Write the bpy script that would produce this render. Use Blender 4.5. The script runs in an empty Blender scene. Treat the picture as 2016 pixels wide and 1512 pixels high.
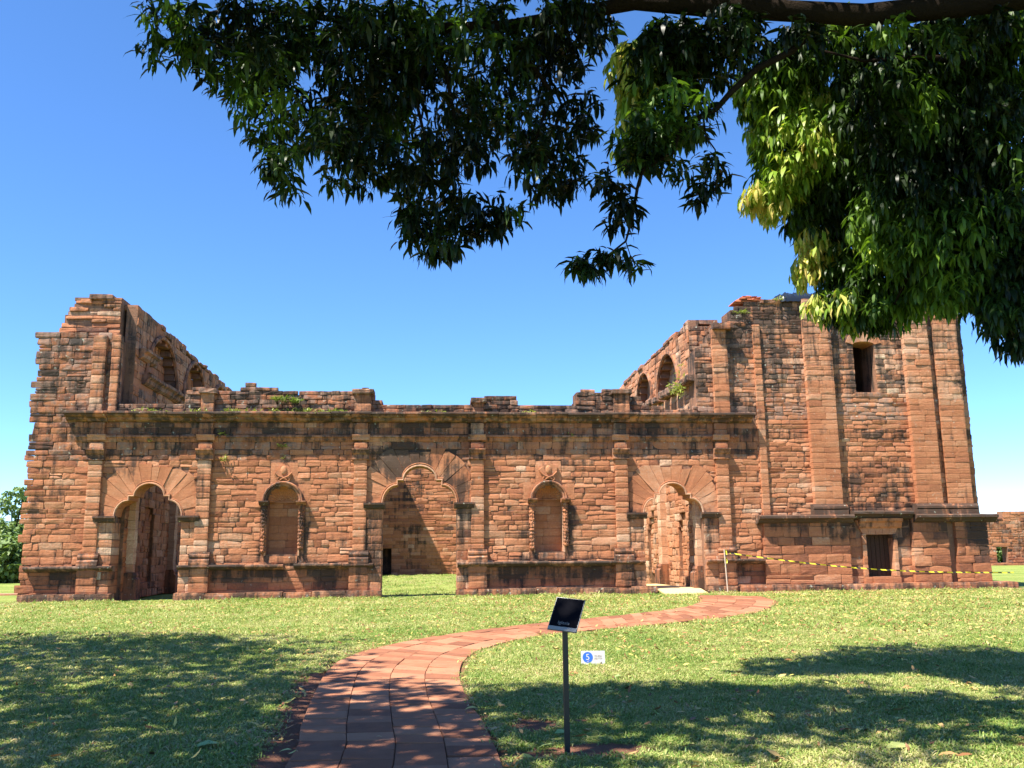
import bpy, bmesh, math, random
import numpy as np
from mathutils import Vector, Matrix, noise
random.seed(7); np.random.seed(7)
R = math.radians
scene = bpy.context.scene
COL = scene.collection
# ------------------------------------------------------------------ camera
F = 1800.0; YAW, PITCH, ROLL, EYE = 5.0, 10.3, 0.6, 1.6
cam = bpy.data.objects.new('camera', bpy.data.cameras.new('camera')); COL.objects.link(cam)
CM = (Matrix.Rotation(-R(YAW), 3, 'Z') @ Matrix.Rotation(R(90 + PITCH), 3, 'X') @ Matrix.Rotation(-R(ROLL), 3, 'Z'))
cam.matrix_world = Matrix.Translation((0, 0, EYE)) @ CM.to_4x4()
cam.data.sensor_fit = 'HORIZONTAL'; cam.data.sensor_width = 36.0; cam.data.lens = F / 2016 * 36.0
cam.data.clip_start = 0.05; cam.data.clip_end = 3000
scene.camera = cam
# ------------------------------------------------------------------ sky and sun
LIGHT = Vector((1.65, 1.0, -3.4)).normalized()          # direction in which the light travels
SUN_EL = math.asin(-LIGHT.z); SUN_AZ = math.atan2(-LIGHT.x, -LIGHT.y)
world = bpy.data.worlds.new('World'); scene.world = world; world.use_nodes = True
wn = world.node_tree; wn.nodes.clear()
wo = wn.nodes.new('ShaderNodeOutputWorld'); wb = wn.nodes.new('ShaderNodeBackground'); ws = wn.nodes.new('ShaderNodeTexSky')
ws.sky_type = 'NISHITA'; ws.sun_disc = False; ws.sun_elevation = SUN_EL; ws.sun_rotation = SUN_AZ
ws.air_density = 1.0; ws.dust_density = 0.0; ws.ozone_density = 8.0; ws.altitude = 3000
wb.inputs[1].default_value = 0.118
wh = wn.nodes.new('ShaderNodeHueSaturation'); wh.inputs['Saturation'].default_value = 1.08
wn.links.new(ws.outputs[0], wh.inputs['Color']); wn.links.new(wh.outputs[0], wb.inputs[0]); wn.links.new(wb.outputs[0], wo.inputs[0])
sun = bpy.data.objects.new('sun', bpy.data.lights.new('sun', 'SUN')); COL.objects.link(sun)
sun.data.energy = 5.0; sun.data.angle = R(0.53); sun.data.color = (1.0, 0.94, 0.82)
sun.rotation_euler = (-LIGHT).to_track_quat('Z', 'Y').to_euler()
scene.view_settings.view_transform = 'Standard'; scene.view_settings.look = 'None'
scene.view_settings.gamma = 1.0; scene.view_settings.use_curve_mapping = False
scene.view_settings.exposure = 1.45
scene.cycles.max_bounces = 8; scene.cycles.diffuse_bounces = 4; scene.cycles.transmission_bounces = 4

# ------------------------------------------------------------------ measuring helpers (picture sizes of the photo into metres)
def ray(px, py): return CM @ Vector(((px - 1008) / F, -(py - 756) / F, -1.0))
D = 33.4                                                # distance of the ruin's long front
def fx(px, py=1000): r = ray(px, py); return r.x * D / r.y
def fz(py, px=850): r = ray(px, py); return r.z * D / r.y + EYE
def gnd(px, py, z=0.0): r = ray(px, py); t = (z - EYE) / r.z; return (r.x * t, r.y * t)
CMI = CM.transposed()
def toscreen(p):
    c = CMI @ (Vector(p) - Vector((0, 0, EYE)))
    if c.z >= -0.01: return (-9999, -9999)
    return (1008 + F * c.x / -c.z, 756 - F * c.y / -c.z)
def toscreen_np(P):
    M = np.array(CMI); c = (P - np.array([0, 0, EYE])) @ M.T
    z = np.where(c[:, 2] < -0.01, -c[:, 2], 1e-3)
    x = 1008 + F * c[:, 0] / z; y = 756 - F * c[:, 1] / z
    bad = c[:, 2] >= -0.01; x[bad] = -9999; y[bad] = -9999
    return x, y, z
def Yat(px, X): return X / math.tan(R(YAW) + math.atan((px - 1008) / F))
def yz(px, py, X):                                     # point of a receding wall (constant X)
    r = ray(px, py); t = X / r.x; return (r.y * t, r.z * t + EYE)
def yz0(px, X): return yz(px, 900, X)[0]

# ------------------------------------------------------------------ scene bookkeeping
WPOS = {}
def empty(name, loc, label=None, cat=None, group=None, parent=None):
    o = bpy.data.objects.new(name, None); COL.objects.link(o); o.empty_display_size = 0.3
    place(o, loc, parent)
    tag(o, label, cat, group); return o
def tag(o, label=None, cat=None, group=None, kind=None):
    if label: o['label'] = label
    if cat: o['category'] = cat
    if group: o['group'] = group
    if kind: o['kind'] = kind
    return o
def place(o, wpos, parent=None):
    w = Vector(wpos); WPOS[o.name] = w
    if parent is not None:
        o.parent = parent; o.location = w - WPOS[parent.name]
    else: o.location = w

class MB:
    """collects vertices and faces; build() links them as one mesh object"""
    def __init__(s): s.v = []; s.f = []; s.c = []
    def add(s, vs, fs, c=(0.5, 0, 0.5)):
        b = len(s.v); s.v.extend(vs); s.f.extend([tuple(b + i for i in f) for f in fs])
        if isinstance(c, list): s.c.extend(c)
        else: s.c.extend([c] * len(vs))
    def box(s, x0, x1, y0, y1, z0, z1, c=(0.5, 0, 0.5)):
        s.add([(x0,y0,z0),(x1,y0,z0),(x1,y1,z0),(x0,y1,z0),(x0,y0,z1),(x1,y0,z1),(x1,y1,z1),(x0,y1,z1)],
              [(3,2,1,0),(4,5,6,7),(0,1,5,4),(1,2,6,5),(2,3,7,6),(3,0,4,7)], c)
    def tube(s, pts, rad, n=8, c=(0.5, 0, 0.5), cap=True):
        pts = [Vector(p) for p in pts]; rings = []
        for i, p in enumerate(pts):
            t = (pts[min(i+1, len(pts)-1)] - pts[max(i-1, 0)]).normalized()
            a = t.orthogonal().normalized() if i == 0 else (rings[-1][1] - t * rings[-1][1].dot(t)).normalized()
            b = t.cross(a); r = rad[i] if isinstance(rad, (list, tuple)) else rad
            rings.append(([p + (a*math.cos(2*math.pi*k/n) + b*math.sin(2*math.pi*k/n))*r for k in range(n)], a))
        vs = [tuple(v) for rr in rings for v in rr[0]]
        fs = [(i*n+k, i*n+(k+1)%n, (i+1)*n+(k+1)%n, (i+1)*n+k) for i in range(len(pts)-1) for k in range(n)]
        if cap: fs += [tuple(range(n-1, -1, -1)), tuple((len(pts)-1)*n+k for k in range(n))]
        s.add(vs, fs, c)
    def build(s, name, mat, parent=None, smooth=False, origin=None):
        if not s.v: return None
        V = np.array(s.v, dtype=np.float32)
        lo, hi = V.min(0), V.max(0)
        org = np.array(origin if origin is not None else ((lo[0]+hi[0])/2, (lo[1]+hi[1])/2, lo[2]))
        V = V - org
        me = bpy.data.meshes.new(name); me.from_pydata(V.tolist(), [], s.f)
        at = me.attributes.new('col', 'FLOAT_COLOR', 'POINT')
        C = np.ones((len(V), 4), dtype=np.float32); C[:, :3] = np.array(s.c, dtype=np.float32); at.data.foreach_set('color', C.ravel())
        if smooth: me.polygons.foreach_set('use_smooth', [True]*len(me.polygons))
        for m in (mat if isinstance(mat, (list, tuple)) else [mat]): me.materials.append(m)
        o = bpy.data.objects.new(name, me); COL.objects.link(o); place(o, org.tolist(), parent)
        return o

# ------------------------------------------------------------------ materials
def newmat(name):
    m = bpy.data.materials.new(name); m.use_nodes = True; nt = m.node_tree; nt.nodes.clear()
    out = nt.nodes.new('ShaderNodeOutputMaterial'); b = nt.nodes.new('ShaderNodeBsdfPrincipled')
    nt.links.new(b.outputs[0], out.inputs[0]); return m, nt, b, out
def N(nt, t, **k):
    n = nt.nodes.new(t)
    for a, v in k.items(): setattr(n, a, v)
    return n
def L(nt, a, b): nt.links.new(a, b)
def ramp(nt, pts, interp='LINEAR'):
    n = nt.nodes.new('ShaderNodeValToRGB'); cr = n.color_ramp; cr.interpolation = interp
    while len(cr.elements) < len(pts): cr.elements.new(0.5)
    for e, (p, c) in zip(cr.elements, pts): e.position = p; e.color = (c[0], c[1], c[2], 1)
    return n
def math_(nt, op, a, b=None, c=None, clamp=False):
    n = nt.nodes.new('ShaderNodeMath'); n.operation = op; n.use_clamp = clamp
    for i, x in enumerate((a, b, c)):
        if x is None: continue
        if hasattr(x, 'node'): L(nt, x, n.inputs[i])
        else: n.inputs[i].default_value = x
    return n.outputs[0]
def mix(nt, fac, a, b, mode='MIX'):
    n = nt.nodes.new('ShaderNodeMix'); n.data_type = 'RGBA'; n.blend_type = mode
    for s, x in ((n.inputs[0], fac), (n.inputs[6], a), (n.inputs[7], b)):
        if hasattr(x, 'node'): L(nt, x, s)
        elif isinstance(x, tuple): s.default_value = (*x, 1)
        else: s.default_value = x
    return n.outputs[2]
def wpos(nt, scale=(1, 1, 1)):
    g = nt.nodes.new('ShaderNodeNewGeometry'); m = nt.nodes.new('ShaderNodeMapping'); m.inputs['Scale'].default_value = scale
    L(nt, g.outputs['Position'], m.inputs[0]); return m.outputs[0]
def noise_(nt, vec, scale, detail=4, rough=0.6, dist=0.0):
    n = nt.nodes.new('ShaderNodeTexNoise'); n.inputs['Scale'].default_value = scale; n.inputs['Detail'].default_value = detail
    n.inputs['Roughness'].default_value = rough; n.inputs['Distortion'].default_value = dist
    L(nt, vec, n.inputs['Vector']); return n.outputs['Fac']
def bump(nt, b, h, strength=0.5, dist=0.02):
    n = nt.nodes.new('ShaderNodeBump'); n.inputs['Strength'].default_value = strength; n.inputs['Distance'].default_value = dist
    L(nt, h, n.inputs['Height']); L(nt, n.outputs[0], b.inputs['Normal'])

def stone_material(name, pts, dark=(0.032, 0.029, 0.026), bumpd=0.03):
    m, nt, b, out = newmat(name)
    at = N(nt, 'ShaderNodeAttribute'); at.attribute_name = 'col'
    sp = N(nt, 'ShaderNodeSeparateColor'); L(nt, at.outputs['Color'], sp.inputs[0])
    tint, stain, grey = sp.outputs[0], sp.outputs[1], sp.outputs[2]
    P = wpos(nt); 
    big = noise_(nt, P, 1.3, 5, 0.62)
    fine = noise_(nt, P, 14.0, 6, 0.7)
    streak = noise_(nt, wpos(nt, (4.5, 4.5, 0.42)), 1.0, 5, 0.65)
    patch = noise_(nt, wpos(nt, (1, 1, 1.3)), 0.55, 4, 0.55)
    t2 = math_(nt, 'MULTIPLY_ADD', math_(nt, 'SUBTRACT', fine, 0.5), 0.6, math_(nt, 'MULTIPLY_ADD', math_(nt, 'SUBTRACT', patch, 0.5), 0.8, tint))
    base = ramp(nt, pts).outputs[0]; L(nt, t2, base.node.inputs[0])
    layer = noise_(nt, wpos(nt, (1.2, 1.2, 16)), 1.5, 4, 0.65, 0.6)          # bedding of the sandstone
    base = mix(nt, math_(nt, 'MULTIPLY', math_(nt, 'SUBTRACT', layer, 0.45, clamp=True), 1.6, clamp=True), base, (0.27, 0.115, 0.07))
    # weathering: pale grey bloom, then noise-edged black crust and painted cornice shade
    g1 = math_(nt, 'SMOOTH_MIN', 1.0, math_(nt, 'MULTIPLY_ADD', math_(nt, 'SUBTRACT', noise_(nt, P, 4.3, 6, 0.7), 0.5), 2.6, grey), 0.1)
    gm = math_(nt, 'MULTIPLY', math_(nt, 'SUBTRACT', g1, 0.55, clamp=True), 1.5, clamp=True)
    base = mix(nt, gm, base, mix(nt, fine, (0.15, 0.11, 0.09), (0.33, 0.25, 0.20)))
    s = math_(nt, 'ADD', stain, math_(nt, 'MULTIPLY', math_(nt, 'SUBTRACT', big, 0.5), 1.7))
    s = math_(nt, 'ADD', s, math_(nt, 'MULTIPLY', math_(nt, 'SUBTRACT', streak, 0.5), 2.1))
    s = math_(nt, 'ADD', s, math_(nt, 'MULTIPLY', math_(nt, 'SUBTRACT', fine, 0.5), 0.9))
    sm = math_(nt, 'MULTIPLY', math_(nt, 'SUBTRACT', s, 0.40, clamp=True), 2.0, clamp=True)
    base = mix(nt, math_(nt, 'MULTIPLY', sm, 0.86), base, dark)
    lich = math_(nt, 'MULTIPLY', math_(nt, 'SUBTRACT', noise_(nt, P, 7.5, 3, 0.5), 0.665, clamp=True), 14.0, clamp=True)
    lich = math_(nt, 'MULTIPLY', lich, math_(nt, 'MULTIPLY', grey, 1.0, clamp=True))
    base = mix(nt, lich, base, (0.46, 0.47, 0.38))
    base = mix(nt, 1.0, base, mix(nt, noise_(nt, P, 46, 3, 0.7), (0.72, 0.72, 0.72), (1.22, 1.22, 1.22)), 'MULTIPLY')
    L(nt, base, b.inputs['Base Color']); b.inputs['Roughness'].default_value = 0.93
    b.inputs['Specular IOR Level'].default_value = 0.15
    h = math_(nt, 'ADD', math_(nt, 'MULTIPLY', fine, 0.7), math_(nt, 'ADD', math_(nt, 'MULTIPLY', noise_(nt, P, 52, 5, 0.7), 0.3), math_(nt, 'MULTIPLY', layer, 0.6)))
    bump(nt, b, h, 0.75, bumpd)
    return m
SP = [(0.0, (0.13, 0.06, 0.04)), (0.2, (0.28, 0.105, 0.055)), (0.42, (0.41, 0.16, 0.076)), (0.58, (0.47, 0.205, 0.105)), (0.75, (0.51, 0.275, 0.165)), (0.9, (0.57, 0.36, 0.24)), (1.0, (0.70, 0.51, 0.34))]
STONE = stone_material('sandstone', SP)
TRIM = stone_material('dressed_sandstone', [(p, tuple(c*1.02 for c in cc)) for p, cc in SP], bumpd=0.012)
MORTAR = stone_material('earth_mortar', [(0, (0.20, 0.10, 0.06)), (1, (0.36, 0.20, 0.13))])

def simple(name, col, rough=0.6, spec=0.3, metal=0.0, var=0.12, vs=8.0):
    m, nt, b, out = newmat(name)
    n = noise_(nt, wpos(nt), vs, 4)
    c = mix(nt, n, tuple(x*(1-var) for x in col), tuple(min(1, x*(1+var)) for x in col))
    L(nt, c, b.inputs['Base Color']); b.inputs['Roughness'].default_value = rough
    b.inputs['Specular IOR Level'].default_value = spec; b.inputs['Metallic'].default_value = metal
    return m
BLACK = simple('black_paint', (0.012, 0.012, 0.013), 0.4, 0.5)
PANEL = simple('black_panel', (0.005, 0.005, 0.008), 0.6, 0.02)
WHITE = simple('white_board', (0.5, 0.5, 0.5), 0.5)
GREYTXT = simple('engraved_text', (0.22, 0.22, 0.22), 0.5)
STEEL = simple('sign_steel', (0.16, 0.165, 0.17), 0.4, 0.4, 0.3)
BLUE = simple('blue_print', (0.03, 0.12, 0.55), 0.5)
ORANGE = simple('pale_print', (0.42, 0.33, 0.27), 0.5)
WOOD = simple('dark_door_wood', (0.055, 0.03, 0.02), 0.8, 0.2, var=0.5, vs=20)
PLY = simple('yellow_board', (0.62, 0.46, 0.22), 0.7, var=0.15)
TARP = simple('black_tarpaulin', (0.012, 0.015, 0.022), 0.3, 0.6)
ROOFTILE = simple('terracotta', (0.42, 0.13, 0.06), 0.85, var=0.35, vs=10)
def bark_material():
    m, nt, b, out = newmat('bark'); P = wpos(nt, (1, 1, 1))
    n = math_(nt, 'ADD', math_(nt, 'MULTIPLY', noise_(nt, P, 22, 6, 0.7), .6), math_(nt, 'MULTIPLY', noise_(nt, P, 5, 5, 0.7), .4))
    L(nt, mix(nt, n, (0.004, 0.0035, 0.003), (0.028, 0.019, 0.013)), b.inputs['Base Color']); b.inputs['Roughness'].default_value = 0.95; b.inputs['Specular IOR Level'].default_value = 0.05
    bump(nt, b, n, 1.0, 0.06); return m
BARK = bark_material()
def leaf_material(name, pts, trans=0.32, tcol=(1.25, 1.35, 0.5)):
    m, nt, b, out = newmat(name)
    at = N(nt, 'ShaderNodeAttribute'); at.attribute_name = 'col'; sp = N(nt, 'ShaderNodeSeparateColor'); L(nt, at.outputs['Color'], sp.inputs[0])
    c = ramp(nt, pts).outputs[0]; L(nt, sp.outputs[0], c.node.inputs[0])
    L(nt, c, b.inputs['Base Color']); b.inputs['Roughness'].default_value = 0.42; b.inputs['Specular IOR Level'].default_value = 0.26
    tr = N(nt, 'ShaderNodeBsdfTranslucent'); L(nt, mix(nt, 1.0, c, tcol, 'MULTIPLY'), tr.inputs[0])
    ms = N(nt, 'ShaderNodeMixShader'); ms.inputs[0].default_value = trans
    L(nt, b.outputs[0], ms.inputs[1]); L(nt, tr.outputs[0], ms.inputs[2]); L(nt, ms.outputs[0], out.inputs[0]); return m
LEAF = leaf_material('mango_leaf', [(0.0, (0.003, 0.007, 0.002)), (0.25, (0.008, 0.018, 0.005)), (0.42, (0.03, 0.062, 0.011)), (0.55, (0.075, 0.145, 0.018)), (0.72, (0.20, 0.32, 0.035)), (0.86, (0.45, 0.47, 0.10)), (1.0, (0.60, 0.46, 0.15))], 0.33)
FARLEAF = leaf_material('far_foliage', [(0.0, (0.07, 0.13, 0.04)), (1.0, (0.24, 0.32, 0.12))], 0.25)
WEED = leaf_material('weed', [(0.0, (0.09, 0.15, 0.03)), (1.0, (0.30, 0.33, 0.08))], 0.3)
LITTER = leaf_material('dry_leaf', [(0.0, (0.10, 0.045, 0.02)), (0.35, (0.28, 0.13, 0.05)), (0.65, (0.55, 0.36, 0.14)), (0.85, (0.62, 0.50, 0.12)), (1.0, (0.30, 0.42, 0.14))], 0.15, (1, 1, 1))
def grass_material():
    m, nt, b, out = newmat('grass_blades')
    oi = N(nt, 'ShaderNodeObjectInfo'); at = N(nt, 'ShaderNodeAttribute'); at.attribute_name = 'col'; sp = N(nt, 'ShaderNodeSeparateColor'); L(nt, at.outputs['Color'], sp.inputs[0])
    P = wpos(nt)
    v = math_(nt, 'ADD', math_(nt, 'MULTIPLY', sp.outputs[0], 0.42), math_(nt, 'ADD', math_(nt, 'MULTIPLY', oi.outputs['Random'], 0.27), math_(nt, 'ADD', math_(nt, 'MULTIPLY', noise_(nt, P, 0.45, 6, 0.65), 0.95), -.2)))
    c = ramp(nt, [(0.12, (0.07, 0.15, 0.022)), (0.40, (0.15, 0.25, 0.04)), (0.60, (0.28, 0.34, 0.075)), (0.80, (0.48, 0.44, 0.17)), (1.0, (0.60, 0.49, 0.27))]).outputs[0]
    L(nt, v, c.node.inputs[0])
    L(nt, c, b.inputs['Base Color']); b.inputs['Roughness'].default_value = 0.5; b.inputs['Specular IOR Level'].default_value = 0.35
    tr = N(nt, 'ShaderNodeBsdfTranslucent'); L(nt, c, tr.inputs[0]); ms = N(nt, 'ShaderNodeMixShader'); ms.inputs[0].default_value = 0.3
    L(nt, b.outputs[0], ms.inputs[1]); L(nt, tr.outputs[0], ms.inputs[2]); L(nt, ms.outputs[0], out.inputs[0]); return m
GRASS = grass_material()
def ground_material():
    m, nt, b, out = newmat('lawn'); P = wpos(nt)
    n = noise_(nt, P, 24, 5, 0.75); n2 = noise_(nt, P, 0.5, 4)
    c = ramp(nt, [(0.25, (0.05, 0.09, 0.018)), (0.44, (0.16, 0.22, 0.045)), (0.58, (0.30, 0.32, 0.09)), (0.72, (0.46, 0.40, 0.18))]).outputs[0]
    L(nt, math_(nt, 'ADD', math_(nt, 'MULTIPLY', n, 0.65), math_(nt, 'MULTIPLY', n2, 0.35)), c.node.inputs[0])
    at = N(nt, 'ShaderNodeAttribute'); at.attribute_name = 'col'; sp = N(nt, 'ShaderNodeSeparateColor'); L(nt, at.outputs['Color'], sp.inputs[0])
    soilc = mix(nt, noise_(nt, P, 30, 5, 0.7), (0.13, 0.06, 0.04), (0.34, 0.16, 0.10))
    sm = math_(nt, 'MULTIPLY', math_(nt, 'SUBTRACT', math_(nt, 'ADD', sp.outputs[1], math_(nt, 'MULTIPLY', math_(nt, 'SUBTRACT', noise_(nt, P, 9, 4), 0.5), 1.0)), 0.4, clamp=True), 5.0, clamp=True)
    L(nt, mix(nt, sm, c, soilc), b.inputs['Base Color']); b.inputs['Roughness'].default_value = 0.95; b.inputs['Specular IOR Level'].default_value = 0.1
    bump(nt, b, n, 1.0, 0.05); return m
LAWN = ground_material()
def tile_material():
    m, nt, b, out = newmat('clay_paver'); P = wpos(nt)
    at = N(nt, 'ShaderNodeAttribute'); at.attribute_name = 'col'; sp = N(nt, 'ShaderNodeSeparateColor'); L(nt, at.outputs['Color'], sp.inputs[0])
    n = noise_(nt, P, 5, 5, 0.6); f = noise_(nt, P, 60, 4, 0.7)
    v = math_(nt, 'ADD', math_(nt, 'MULTIPLY', sp.outputs[0], 0.6), math_(nt, 'MULTIPLY', n, 0.5))
    c = ramp(nt, [(0.2, (0.18, 0.07, 0.038)), (0.5, (0.29, 0.118, 0.062)), (0.8, (0.38, 0.175, 0.098))]).outputs[0]; L(nt, v, c.node.inputs[0])
    c = mix(nt, math_(nt, 'MULTIPLY', math_(nt, 'SUBTRACT', noise_(nt, P, 1.7, 5, 0.7), 0.52, clamp=True), 2.2, clamp=True), c, (0.20, 0.10, 0.07))
    c = mix(nt, 1.0, c, mix(nt, f, (0.8, 0.8, 0.8), (1.2, 1.2, 1.2)), 'MULTIPLY')
    L(nt, c, b.inputs['Base Color']); b.inputs['Roughness'].default_value = 0.85; b.inputs['Specular IOR Level'].default_value = 0.2
    bump(nt, b, math_(nt, 'ADD', f, n), 0.5, 0.008); return m
PAVER = tile_material()
def tape_material():
    m, nt, b, out = newmat('barrier_tape'); w = N(nt, 'ShaderNodeTexWave'); w.inputs['Scale'].default_value = 1.9; w.bands_direction = 'DIAGONAL'
    L(nt, wpos(nt), w.inputs[0]); c = ramp(nt, [(0.0, (0.75, 0.62, 0.03)), (0.62, (0.03, 0.03, 0.02))], 'CONSTANT').outputs[0]
    L(nt, w.outputs['Fac'], c.node.inputs[0]); L(nt, c, b.inputs['Base Color']); return m
TAPE = tape_material()

# ------------------------------------------------------------------ ground, path
PATHPX = [((560,1512),(990,1512)), ((592,1430),(955,1430)), ((622,1360),(915,1365)), ((655,1312),(905,1325)), ((722,1281),(918,1297)),
          ((812,1262),(955,1277)), ((930,1243),(1030,1258)), ((1090,1225),(1140,1244)), ((1240,1210),(1275,1232)), ((1335,1198),(1420,1217)),
          ((1375,1188),(1500,1203)), ((1378,1179),(1528,1186)), ((1378,1172),(1500,1175))]
PL = [Vector(gnd(*a)) for a, b in PATHPX]; PR = [Vector(gnd(*b)) for a, b in PATHPX]
d0 = (PL[0] - PL[1]).normalized()
PL.insert(0, PL[0] + Vector((-0.1, -6))); PR.insert(0, PR[0] + Vector((0.05, -6)))
def catmull(P, n=8):
    out = []
    for i in range(len(P)-1):
        p0, p1, p2, p3 = P[max(i-1, 0)], P[i], P[i+1], P[min(i+2, len(P)-1)]
        for k in range(n):
            t = k/n; out.append(0.5*((2*p1) + (p2-p0)*t + (2*p0-5*p1+4*p2-p3)*t*t + (3*p1-p0-3*p2+p3)*t*t*t))
    out.append(P[-1]); return out
SL, SR = catmull(PL), catmull(PR)
MID = [(a+b)/2 for a, b in zip(SL, SR)]; ARC = [0.0]
for a, b in zip(MID, MID[1:]): ARC.append(ARC[-1] + (b-a).length)
def sec(s):
    s = max(0, min(ARC[-1], s))
    for i in range(len(ARC)-1):
        if ARC[i+1] >= s:
            t = (s-ARC[i])/max(1e-6, ARC[i+1]-ARC[i]); return SL[i].lerp(SL[i+1], t), SR[i].lerp(SR[i+1], t)
    return SL[-1], SR[-1]
PATHPOLY = np.array([tuple(p) for p in SL] + [tuple(p) for p in SR[::-1]])
def inpoly(X, Y, poly):
    c = np.zeros(len(X), bool); x1, y1 = poly[-1]
    for x2, y2 in poly:
        m = ((y1 > Y) != (y2 > Y)); xi = (x2-x1)*(Y-y1)/((y2-y1) if y2 != y1 else 1e-9)+x1
        c ^= m & (X < xi); x1, y1 = x2, y2
    return c
def distpath(X, Y):
    d = np.full(len(X), 99.0)
    for S in (SL, SR):
        for a, b in zip(S, S[1:]):
            ax, ay = a; bx, by = b; L2 = (bx-ax)**2+(by-ay)**2+1e-9
            t = np.clip(((X-ax)*(bx-ax)+(Y-ay)*(by-ay))/L2, 0, 1)
            d = np.minimum(d, np.hypot(X-ax-t*(bx-ax), Y-ay-t*(by-ay)))
    return d
def hgt(x, y):
    z = 0.0
    if y > D + 1.1: z = min(0.12, (y - D - 1.1) * 0.006) - 0.06
    return z
SOIL = [(1.35, 7.75, 0.62, 0.3), (0.75, 7.6, 0.35, 0.2), (0.95, 8.9, 0.3, 0.5), (7.0, 8.9, 1.3, 0.45), (5.2, 7.4, 0.7, 0.25)]
def soil_np(X, Y):
    d = distpath(X, Y); left = inpoly(X + 0.45, Y, PATHPOLY)
    s = np.clip(1 - d / 0.26, 0, 1) * 0.75
    s = np.maximum(s, np.where(left & (Y < 13), np.clip(1.25 - d/0.42, 0, 1), 0))
    for cx, cy, rx, ry in SOIL: s = np.maximum(s, np.clip(1.5 - 1.2*np.hypot((X-cx)/rx, (Y-cy)/ry), 0, 1))
    return s
gx = np.concatenate([np.linspace(-400, -16, 14), np.arange(-15, 15, 0.16), np.linspace(15.5, 400, 16)])
gy = np.concatenate([np.linspace(-60, 2, 6), np.arange(2.5, 20, 0.16), np.arange(20, D+0.9, 0.5), [D+1.0, D+1.1, D+1.2], np.linspace(36, 100, 12), np.linspace(130, 1500, 5)])
GX, GY = np.meshgrid(gx, gy); GXf, GYf = GX.ravel(), GY.ravel()
mb = MB(); so = soil_np(GXf, GYf); inp = inpoly(GXf, GYf, PATHPOLY)
near = GYf < 22
und = np.array([0.02*noise.noise(Vector((x*0.9, y*0.9, 0))) if -15 < x < 15 and y < 32 else 0 for x, y in zip(GXf, GYf)])
und -= np.where(near, so*0.012, 0)
mb.v = [(x, y, hgt(x, y) + (-0.03 if ip else min(u, 0.015))) for x, y, ip, u in zip(GXf.tolist(), GYf.tolist(), inp, und)]
nx = len(gx)
mb.f = [(j*nx+i, j*nx+i+1, (j+1)*nx+i+1, (j+1)*nx+i) for j in range(len(gy)-1) for i in range(nx-1)]
mb.c = [(0.5, s, 0.5) for s in so]
tag(mb.build('ground', LAWN, smooth=True, origin=(0, 0, 0)), kind='structure')

path = MB()
for i in range(len(SL)-1):
    a, b, c, d = SL[i], SR[i], SR[i+1], SL[i+1]
    path.add([(a.x,a.y,0.0),(b.x,b.y,0.0),(c.x,c.y,0.0),(d.x,d.y,0.0)], [(0,1,2,3)], (0.1, 0.6, 0.5))
SOILM = simple('joint_earth', (0.12, 0.06, 0.04), 0.95, 0.1, var=0.3)
path_o = tag(path.build('path', SOILM, origin=(0, 2, 0)), kind='structure')
restp = MB(); cnt = 0; smax = ARC[-1]; tiles = []
for col in range(4):
    s = 3.4 + random.uniform(0, 0.4)
    while s < smax:
        ln = random.uniform(0.34, 0.46)
        tiles.append((col, s, min(s+ln, smax))); s += ln
tiles.sort(key=lambda t: t[1])
for col, s0, s1 in tiles:
    vs = []; ga = 0.004; g = 0.008
    f0, f1 = col/4, (col+1)/4
    for ss in (s0+g, s1-g):
        a, b = sec(ss); w = max(0.3, (b-a).length)
        for fr in (f0 + ga/w, f1 - ga/w): p = a.lerp(b, fr); vs.append(Vector((p.x, p.y)))
    q = [vs[0], vs[1], vs[3], vs[2]]; cen = sum(q, Vector((0, 0)))/4
    zt = 0.016 + random.uniform(-0.004, 0.006); tx, ty = random.uniform(-.005, .005), random.uniform(-.005, .005)
    V = [(p.x, p.y, -0.02) for p in q] + [(p.x, p.y, zt-0.004+tx*k) for k, p in zip((1,-1,-1,1), q)]
    V += [(*(p.lerp(cen, 0.025)), zt + tx*k + ty*j) for k, j, p in zip((1,-1,-1,1), (1,1,-1,-1), q)]
    FS = [(0,1,5,4),(1,2,6,5),(2,3,7,6),(3,0,4,7),(4,5,9,8),(5,6,10,9),(6,7,11,10),(7,4,8,11),(8,9,10,11)]
    c = (random.random(), 0, 0.5)
    if cnt < 300 and s1 > 4.6:
        t = MB(); t.add(V, FS, c); t.build('paving_tile', PAVER, path_o); cnt += 1
    else: restp.add(V, FS, c)
o = restp.build('far_paving_tiles', PAVER, path_o); tag(o, kind='stuff')
# narrow cement strip at the foot of the transept and further left
st = MB(); st.box(fx(1385), 30, D-1.15, D-0.62, -0.05, 0.03, (0.6, 0.1, 0.8)); st.build('strip', TRIM)
tag(bpy.data.objects['strip'], kind='structure'); bpy.data.objects['strip'].name = 'paved_strip'
st = MB(); st.box(-40, -15.2, 40.2, 41.2, -0.05, 0.03, (0.5, 0.1, 0.8)); tag(st.build('distant_footpath', TRIM), kind='structure')

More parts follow.
